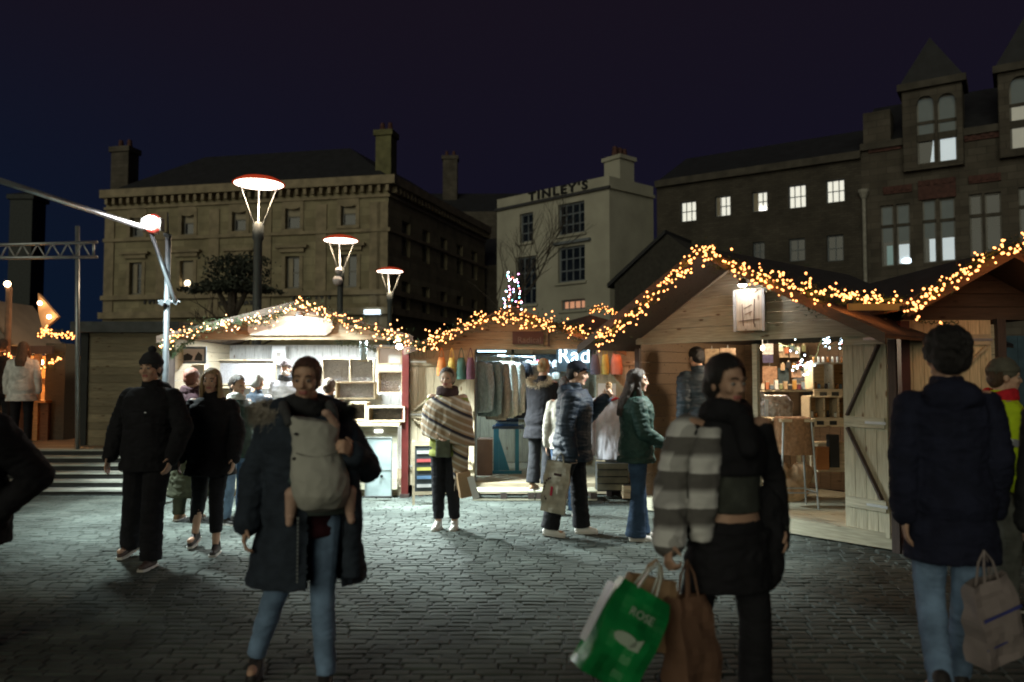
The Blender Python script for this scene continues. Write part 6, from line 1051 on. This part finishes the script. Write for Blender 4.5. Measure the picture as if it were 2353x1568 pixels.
k = MB().loft([(V((-.02, -.092, -.21)), V((.055, 0, 0)), V((0, 0, .026))), (V((-.02, -.088, -.21)), V((.055, 0, 0)), V((0, 0, .026)))], 14).prism([(.02, -.092, -.20), (.055, -.092, -.18), (.05, -.092, -.235), (.0, -.092, -.24)], (0, .004, 0)); k.xf(Mg).build('white_emblem', WPR, gbg)
Mb = Euler((R(-4), R(2), R(35))).to_matrix().to_4x4(); KRAFT = mat('kraft_paper', (.15, .08, .05), .75, .2, 5, .2, 20)
box_bag('brown_paper_bag', 'tall brown paper bag carried beside the green shopping bag', hp + V((.10, .06, -.17)), .20, .14, .46, Mb, KRAFT, hh=.15); box_bag('brown_paper_bag', 'creased tan paper bag whose top peeps behind the green bag', hp + V((-.05, .09, -.10)), .22, .10, .30, Euler((0, R(12), R(10))).to_matrix().to_4x4(), mat('tan_paper', (.36, .23, .13), .75, .2, 5), hh=.08)
# 3 -- tall man walking away at the right
q3 = Fig('tall curly haired man in a navy jacket and light jeans walking away at the right', 2175, 3.95, 1.83, 165, vox=.0075, slim=.93, yaw=8, aR=((-.20, .03, 1.14), (-.20, -.05, .90)), aL=((.20, .04, 1.14), (.21, .06, .88)), lR=((-.06, .02, .50), (-.05, -.12, .10)), lL=((.10, .0, .50), (.13, .30, .17)), seed=3, curlR=1.3)
q3.hair('curly', HAIRS['black'], .008); q3.jacket(DKNAVY, 'jacket', .045, .66, .01, sr=(.080, .074, .06), amp=.013, hood=True); q3.trousers(JEAN, .006, .0, .06, 'jeans'); q3.shoes(SHOE_D)
hp3 = q3.wrist(-1); Mt = Euler((R(5), R(-12), R(20))).to_matrix().to_4x4(); bg3 = box_bag('striped_carrier_bag', 'pinkish white carrier bag with blue stripes carried by the tall man', at(2268, 1330, 3.75), .24, .12, .40, Mt, mat('pale_plastic', (.25, .21, .205), .45, .12, 6), hh=.14); hd = MB(); hd.box(-.125, .125, -.0685, -.066, -.16, -.145).box(-.125, .125, -.0685, -.066, -.30, -.293); hd.xf(Mt).build('blue_stripe', mat('blue_stripe', (.05, .06, .25), .5), bg3)
# 4 -- steward in hi-vis, 5 -- dark figure at the edge
q4 = Fig('steward in yellow high visibility jacket, grey beanie and red collar', 2290, 5.5, 1.72, 75, vox=.009, slim=1.05, z0=0, seed=4, lean=3)
q4.hair('short', HAIRS['brown']); q4.beanie(cloth('grey_knit_hat', (.10, .095, .075))); HV = cloth('hi_vis_yellow', (.52, .70, .02), .7, var=.1); q4.jacket(HV, 'hi_vis_jacket', .05, .84, .0, amp=.008, sr=(.085, .075, .06)); q4.scarf(cloth('red_fleece', (.5, .02, .03)), .035); q4.trousers(cloth('grey_trousers', (.16, .17, .15)), .03, .01); q4.shoes(SHOE_D)
REF = mat('reflective_tape', (.35, .37, .40), .3, .1, 8, metal=.3)
for z in (.95, 1.12): m_ = MB(); m_.loft([(V((0, .005, z)), V(((.155 * 1.05 + .063), 0, 0)), V((0, .178, 0))), (V((0, .005, z + .055)), V(((.155 * 1.05 + .063), 0, 0)), V((0, .178, 0)))], 28, False); m_.v = [v * q4.k for v in m_.v]; q4.put(m_, 'reflective_band', REF)
for q in (-1, 1):
    a = [q4.T(x) for x in q4.arm[q]]; c = a[0].lerp(a[1], .8); d = (a[1] - a[0]).normalized(); dd, x, y = MB().frame(d); m_ = MB().loft([(c, x * .088, y * .088), (c + d * .05, x * .086, y * .086)], 20, False); m_.v = [v * q4.k for v in m_.v]; q4.put(m_, 'sleeve_band', REF)
q5 = Fig('dark coated person cut off by the right edge, walking away', 2495, 3.75, 1.78, 170, vox=.011, slim=1.1, seed=5)
q5.hair('short', HAIRS['brown']); q5.jacket(CHAR, 'coat', .06, .60, .03, sr=(.09, .08, .065), amp=.012); q5.trousers(CHAR, .02); q5.shoes(SHOE_D)
# 6 -- woman in poncho
q6 = Fig('woman in checked poncho scarf and headscarf standing before the clothes stall', 1028, 8.25, 1.70, -8, fem=True, vox=.009, lR=((-.09, -.01, .50), (-.10, .02, .085)), lL=((.06, .0, .50), (.075, .05, .085)), aR=((-.19, -.02, 1.15), (-.08, -.14, 1.04)), aL=((.19, -.02, 1.15), (.10, -.13, 1.04)), seed=6, nod=-3)
q6.trousers(BLK, .012, .0, .12); q6.shoes(SHOE_W); q6.jacket(cloth('olive_yellow_coat', (.20, .22, .05)), 'jacket', .03, .80, .01, sr=(.062, .055, .045)); q6.hair('cap', HAIRS['dark'])
h = MB().ell((0, .03, .035), .092, .105, .105, 18); hm_ = q6.done(h, 'headscarf', cloth('beige_knit', (.34, .29, .22)), .004, head=True, cut=lambda c: False); q6.scarf(cloth('brown_scarf', (.05, .03, .03)), .042)
PON = bpy.data.materials.new('poncho_check'); t_, N_, L_, b_ = nodes(PON); tc_ = N_.new('ShaderNodeTexCoord'); mp_ = N_.new('ShaderNodeMapping'); mp_.inputs['Rotation'].default_value = (0, R(-26), 0); L_.new(tc_.outputs['Object'], mp_.inputs[0]); sx_ = N_.new('ShaderNodeSeparateXYZ'); L_.new(mp_.outputs[0], sx_.inputs[0])
b1, b2 = band(sx_.outputs['Z'], .20, .80), band(sx_.outputs['Z'], .066, .72, .3); ml = N_.new('ShaderNodeMath'); ml.operation = 'MAXIMUM'; mu_ = N_.new('ShaderNodeMath'); mu_.operation = 'MULTIPLY'; mu_.inputs[1].default_value = .55; L_.new(b2, mu_.inputs[0]); L_.new(b1, ml.inputs[0]); L_.new(mu_.outputs[0], ml.inputs[1])
rc_ = N_.new('ShaderNodeValToRGB'); E_ = rc_.color_ramp.elements; E_[0].color = (.30, .21, .13, 1); E_[1].color = (.025, .02, .03, 1); E_[1].position = .95; e_ = E_.new(.5); e_.color = (.50, .45, .38, 1); L_.new(ml.outputs[0], rc_.inputs[0]); L_.new(rc_.outputs[0], b_.inputs['Base Color']); b_.inputs['Roughness'].default_value = .95
m_ = MB().loft([(V((.02, -.02, .97)), V((.285, 0, -.06)), V((0, .21, 0))), (V((0, -.01, 1.12)), V((.285, 0, 0)), V((0, .20, 0))), (V((0, 0, 1.3)), V((.275, 0, 0)), V((0, .18, 0))), (V((0, .01, 1.39)), V((.235, 0, 0)), V((0, .15, 0))), (V((0, .01, 1.44)), V((.16, 0, 0)), V((0, .11, 0))), (V((0, .012, 1.46)), V((.09, 0, 0)), V((0, .08, 0)))], 26)
m_.loft([(V((.18, -.10, .56)), V((.07, .03, 0)), V((0, .02, 0))), (V((.17, -.10, .8)), V((.09, 0, 0)), V((0, .05, 0))), (V((.14, -.06, 1.1)), V((.1, 0, 0)), V((0, .08, 0)))], 14); q6.done(m_, 'poncho', PON, .012, k=(11, 11, 4))
m_ = MB().box(-.075, .085, -.235, -.18, .80, .99); q6.done(m_, 'belt_bag', cloth('olive_grey_bag', (.09, .10, .07)), .004, vox=.01)
fr = MB(); rd = random.Random(2)
for i in range(26): x = .11 + .14 * i / 26; fr.path([(x, -.10, .58), (x + rd.uniform(-.01, .01), -.11, .46 + rd.uniform(-.03, .03))], .0035, 4)
fr.v = [v * q6.k for v in fr.v]; q6.put(fr, 'fringe', cloth('fringe_yarn', (.3, .25, .2)))
hp6 = at(1063, 1085, 8.1); hb = thing('paper_carrier', 'small white and brown paper bag held by the woman in the poncho', 'bag', hp6); k = MB().box(-.07, .07, -.04, .04, -.26, 0); k.v = [Euler((0, R(-10), R(20))).to_matrix() @ v for v in k.v]; k.build('body', mat('tan_paper', (.36, .23, .13), .75), hb); k = MB().box(.02, .09, -.05, -.042, -.3, -.06); k.v = [Euler((0, R(-16), R(20))).to_matrix() @ v for v in k.v]; k.build('leaflet', WHITEP, hb)
# 7 -- man in cap eating, with tote; 8 -- woman with long wavy hair
q7 = Fig('man in dark cap and navy padded jacket eating while holding a cloth tote bag', 1316, 7.95, 1.76, 78, vox=.009, slim=1.1, lean=3, nod=6, aL=((.22, -.12, 1.20), (.10, -.30, 1.38)), aR=((-.23, .04, 1.12), (-.24, -.02, .86)), thL=(0, 0, 1), curlL=1.0, curlR=1.2, lR=((-.11, .14, .50), (-.12, .22, .10)), lL=((.11, -.04, .50), (.11, -.07, .085)), seed=7)
q7.hair('short', HAIRS['black']); q7.flat_cap(cloth('dark_blue_cap', (.018, .022, .035))); q7.jacket(cloth('dark_navy_quilt', (.012, .020, .034), .6, spec=.3), 'jacket', .07, .76, .01, sr=(.098, .085, .062), amp=.014, hood=True, k=(5, 5, 22)); q7.trousers(BLK, .026, .02, .07); q7.shoes(SHOE_W); q7.brows(HAIRS['black'])
fd = q7.M @ V((.10, -.36, 1.47)); fo = thing('food_wrap', 'small paper cone of food raised to the mouth of the man in the cap', 'food', fd); MB().lathe([(.012, -.06), (.035, .05), (.03, .055)], n=12).build('cone', mat('tan_paper', (.36, .23, .13), .75), fo); blob(MB().ell((0, 0, .06), .032, .032, .025), 'filling', mat('crust', (.3, .17, .07), .7, .4, 20), fo, .008, 2, .005, (30, 30, 30))
h7 = at(1286, 1062, 7.7); CNV = cloth('beige_canvas', (.34, .31, .25)); MT = Euler((R(3), R(9), R(-14))).to_matrix().to_4x4(); TB_ = box_bag('tote_bag', 'beige cloth tote bag with red and black print held by the man in the cap', h7, .235, .11, .50, MT, CNV, hh=.09)
k = MB(); [k.box(-.05 + cos(a) * .06 - .008, -.05 + cos(a) * .06 + .008, -.066, -.060, -.27 + sin(a) * .11 - .010, -.27 + sin(a) * .11 + .010) for a in [1.7 + i * .32 for i in range(9)]]; k.box(-.03, .045, -.058, -.052, -.13, -.105).xf(MT).build('print', mat('dark_print', (.06, .03, .03), .7), TB_); MB().box(-.04, -.018, -.068, -.060, -.33, -.24).xf(MT).build('red_print', mat('red_print', (.4, .02, .05), .7), TB_)
q8 = Fig('woman with long wavy dark hair in a green black coat and flared jeans', 1462, 7.75, 1.68, 88, fem=True, vox=.009, slim=1.0, aR=((-.21, -.04, 1.12), (-.14, -.24, 1.0)), aL=((.21, -.04, 1.12), (.16, -.24, .98)), lR=((-.09, .0, .50), (-.09, .03, .085)), lL=((.09, -.03, .50), (.09, -.04, .085)), seed=8)
q8.hair('wavy', HAIRS['dark'], .010); q8.jacket(GREENJ, 'coat', .06, .80, .02, sr=(.088, .08, .055), amp=.013); q8.trousers(JEAN_D, .012, .05, .05, 'flared_jeans'); q8.shoes(SHOE_W); q8.brows(HAIRS['dark'])
c8 = q8.M @ V((.02, -.33, .98)); k = thing('white_strap_bag', 'small white strap looped in the hands of the wavy haired woman', 'strap', c8); MB().path([(cos(a) * .05, sin(a) * .02, sin(a) * .035) for a in [i * pi / 6 for i in range(13)]], .006, 5).build('loop', WHITEP, k); MB().cap((0, 0, -.04), (0, 0, -.12), .012, .008).build('tag', WHITEP, k)
# 9 -- customer inside the clothes stall
q9 = Fig('fair haired customer in navy parka browsing inside the clothes stall', 1243, 9.9, 1.66, 150, z0=.17, vox=.011, seed=9, nod=12, lean=6, aR=((-.2, -.1, 1.2), (-.12, -.3, 1.25)), aL=((.2, -.1, 1.2), (.12, -.3, 1.22)))
q9.hair('tied', HAIRS['blonde'], .008); q9.jacket(BLK, 'parka', .06, .70, .02); q9.trousers(CHAR, .02, .03, .10, 'jeans'); q9.shoes(SHOE_B); q9.fur(mat('sand_fur', (.42, .33, .22), .9, .3, 20), q9.T(V((0, .10, 1.46))), .15, .10, 1500, .06, 0, 6.28, R(-25))
q9b = Fig('shopper in cream fleece half hidden behind the man in the cap', 1300, 9.1, 1.60, 170, vox=.011, seed=19); q9b.hair('short', HAIRS['dark']); q9b.jacket(cloth('cream_fleece', (.30, .28, .24)), 'fleece', .05, .84, amp=.012); q9b.trousers(JEAN_D, .02, .02); q9b.shoes(SHOE_W)
# left group
WK1 = dict(lR=((-.17, .08, .50), (-.27, .20, .13)), lL=((.10, -.09, .50), (.11, -.12, .085)))
q10 = Fig('big man in black coat and bobble beanie walking towards the viewer, leftmost of the walkers', 345, 6.75, 1.80, -6, vox=.009, slim=1.06, side=1, aR=((-.30, .04, 1.15), (-.33, -.02, .90)), aL=((.30, -.0, 1.14), (.28, -.12, .90)), seed=10, **WK1)
q10.hair('short', HAIRS['dark']); q10.beanie(cloth('charcoal_knit', (.03, .03, .035)), True); q10.jacket(BLK, 'coat', .06, .78, .0, sr=(.086, .080, .062), amp=.014, hood=True); q10.trousers(BLK, .028, .012, .06); q10.shoes(mat('brown_shoes', (.05, .03, .025), .6)); q10.brows(HAIRS['dark']); k_ = MB().ell((.10, -.225, 1.27), .012, .004, .008); k_.v = [v * q10.k for v in k_.v]; k_.build('chest_badge', REF, q10.o)
q11 = Fig('person in long dark coat and olive skirt behind the big man, red light put into the hair colour', 440, 8.8, 1.70, 175, vox=.011, seed=11, slim=1.08); q11.hair('short', HAIRS['red']); q11.jacket(cloth('dark_wine_coat', (.035, .015, .02)), 'coat', .055, .72, .01); q11.scarf(cloth('dark_wine_coat', (.035, .015, .02)), .04); q11.shoes(SHOE_B); sk_ = MB(); q11.torso(sk_, .035, hem=.28, flare=.03, zhi=.93); q11.done(sk_, 'skirt', OLIVE, .012); q11.trousers(OLIVE, .02)  # hair colour imitates red light falling on the head
q12 = Fig('woman with long fair hair in a black coat and cropped leggings, walking in mid group', 487, 7.2, 1.68, 4, fem=True, vox=.009, seed=12, aR=((-.25, .02, 1.15), (-.27, -.04, .90)), aL=((.25, .0, 1.15), (.25, -.1, .9)), lR=((-.13, .10, .50), (-.20, .22, .14)), lL=((.08, -.06, .50), (.09, -.08, .085)))
q12.hair('long', HAIRS['blonde'], .006); q12.brows(HAIRS['brown']); q12.jacket(BLK, 'coat', .055, .74, .02, sr=(.080, .074, .058), amp=.013); q12.trousers(BLK, .008, 0, .20, 'leggings'); q12.shoes(SHOE_D)
q13 = Fig('dark haired woman in green coat with a white collar edge, facing right', 545, 8.6, 1.62, 60, vox=.011, seed=13); q13.hair('tied', HAIRS['dark'], .006); q13.jacket(GREENJ, 'coat', .06, .78, .01); q13.trousers(JEAN, .01, 0, .07, 'jeans'); q13.shoes(SHOE_D); q13.scarf(cloth('white_scarf', (.5, .52, .5)), .036)
q14 = Fig('white haired customer in navy coat looking into the bright stall', 590, 9.4, 1.66, 165, vox=.011, seed=14, nod=10); q14.hair('cap', HAIRS['white'], .005); q14.jacket(NAVY, 'coat', .05, .76); q14.trousers(CHAR, .02); q14.shoes(SHOE_D)
q15 = Fig('stallholder in grey beanie and white face mask behind the jewellery counter', 657, 11.4, 1.70, 0, z0=.14, vox=.010, seed=15); q15.hair('short', HAIRS['dark']); q15.beanie(cloth('mauve_grey_knit', (.16, .13, .13))); q15.jacket(cloth('grey_fleece', (.26, .26, .27)), 'fleece', .04, .82); q15.trousers(CHAR, .02); q15.shoes(SHOE_D); q15.scarf(CHAR, .035); m_ = MB().ell((0, -.068, -.05), .047, .042, .045); q15.done(m_, 'face_mask', WHITEP, .001, vox=.007, head=True)
q16 = Fig('small brown haired shopper at the counter, head showing behind the woman with the carrier', 756, 9.6, 1.58, 170, vox=.011, seed=16); q16.hair('tied', HAIRS['brown'], .006); q16.jacket(CHAR, 'coat', .05, .78); q16.trousers(CHAR, .02); q16.shoes(SHOE_D)
q17 = Fig('woman in white coat with long auburn hair on the stage by the lit bar', 52, 12.7, 1.66, 195, z0=.52, vox=.011, seed=17, aR=((-.24, .02, 1.15), (-.25, .0, .9))); q17.hair('long', HAIRS['brown'], .006); WC = cloth('white_wool', (.62, .62, .60)); q17.jacket(WC, 'coat', .055, .74, .03, amp=.009); q17.trousers(BLK, .01); q17.shoes(SHOE_D)
q18 = Fig('dark dressed man beside the white coated woman on the stage', 4, 13.0, 1.72, 190, z0=.52, vox=.012, seed=18); q18.hair('short', HAIRS['dark']); q18.jacket(BLK, 'coat', .06, .76); q18.trousers(BLK, .02); q18.shoes(SHOE_D)
q19 = Fig('person in dark blue puffer jacket stooping inside the big stall', 1612, 9.3, 1.80, 200, z0=.16, vox=.010, seed=19, nod=10, lean=8, slim=1.05); q19.hair('short', HAIRS['black']); q19.jacket(cloth('blue_black_puffer', (.02, .035, .05), .5, spec=.4), 'puffer', .07, .80, .0, sr=(.098, .088, .065), amp=.018, k=(4, 4, 24)); q19.trousers(BLK, .02); q19.shoes(SHOE_D)
q20 = Fig('black jacketed person leaning in at the left edge with a bent elbow', -10, 4.6, 1.64, 25, vox=.009, slim=1.1, seed=20, lean=22, X=-3.25, aL=((.42, -.02, 1.08), (.22, -.10, .86)), aR=((-.25, .0, 1.12), (-.2, -.1, .9)), lL=((.14, .0, .50), (.13, .03, .085)), curlL=.9)
q20.hair('short', HAIRS['dark']); q20.jacket(BLK, 'jacket', .09, .66, .0, sr=(.12, .10, .07), amp=.012, scale=(1.05, 1.0)); q20.trousers(JEAN_D, .02, .0, .06, 'jeans'); q20.shoes(SHOE_D)
bpy.data.scenes.remove(TS)
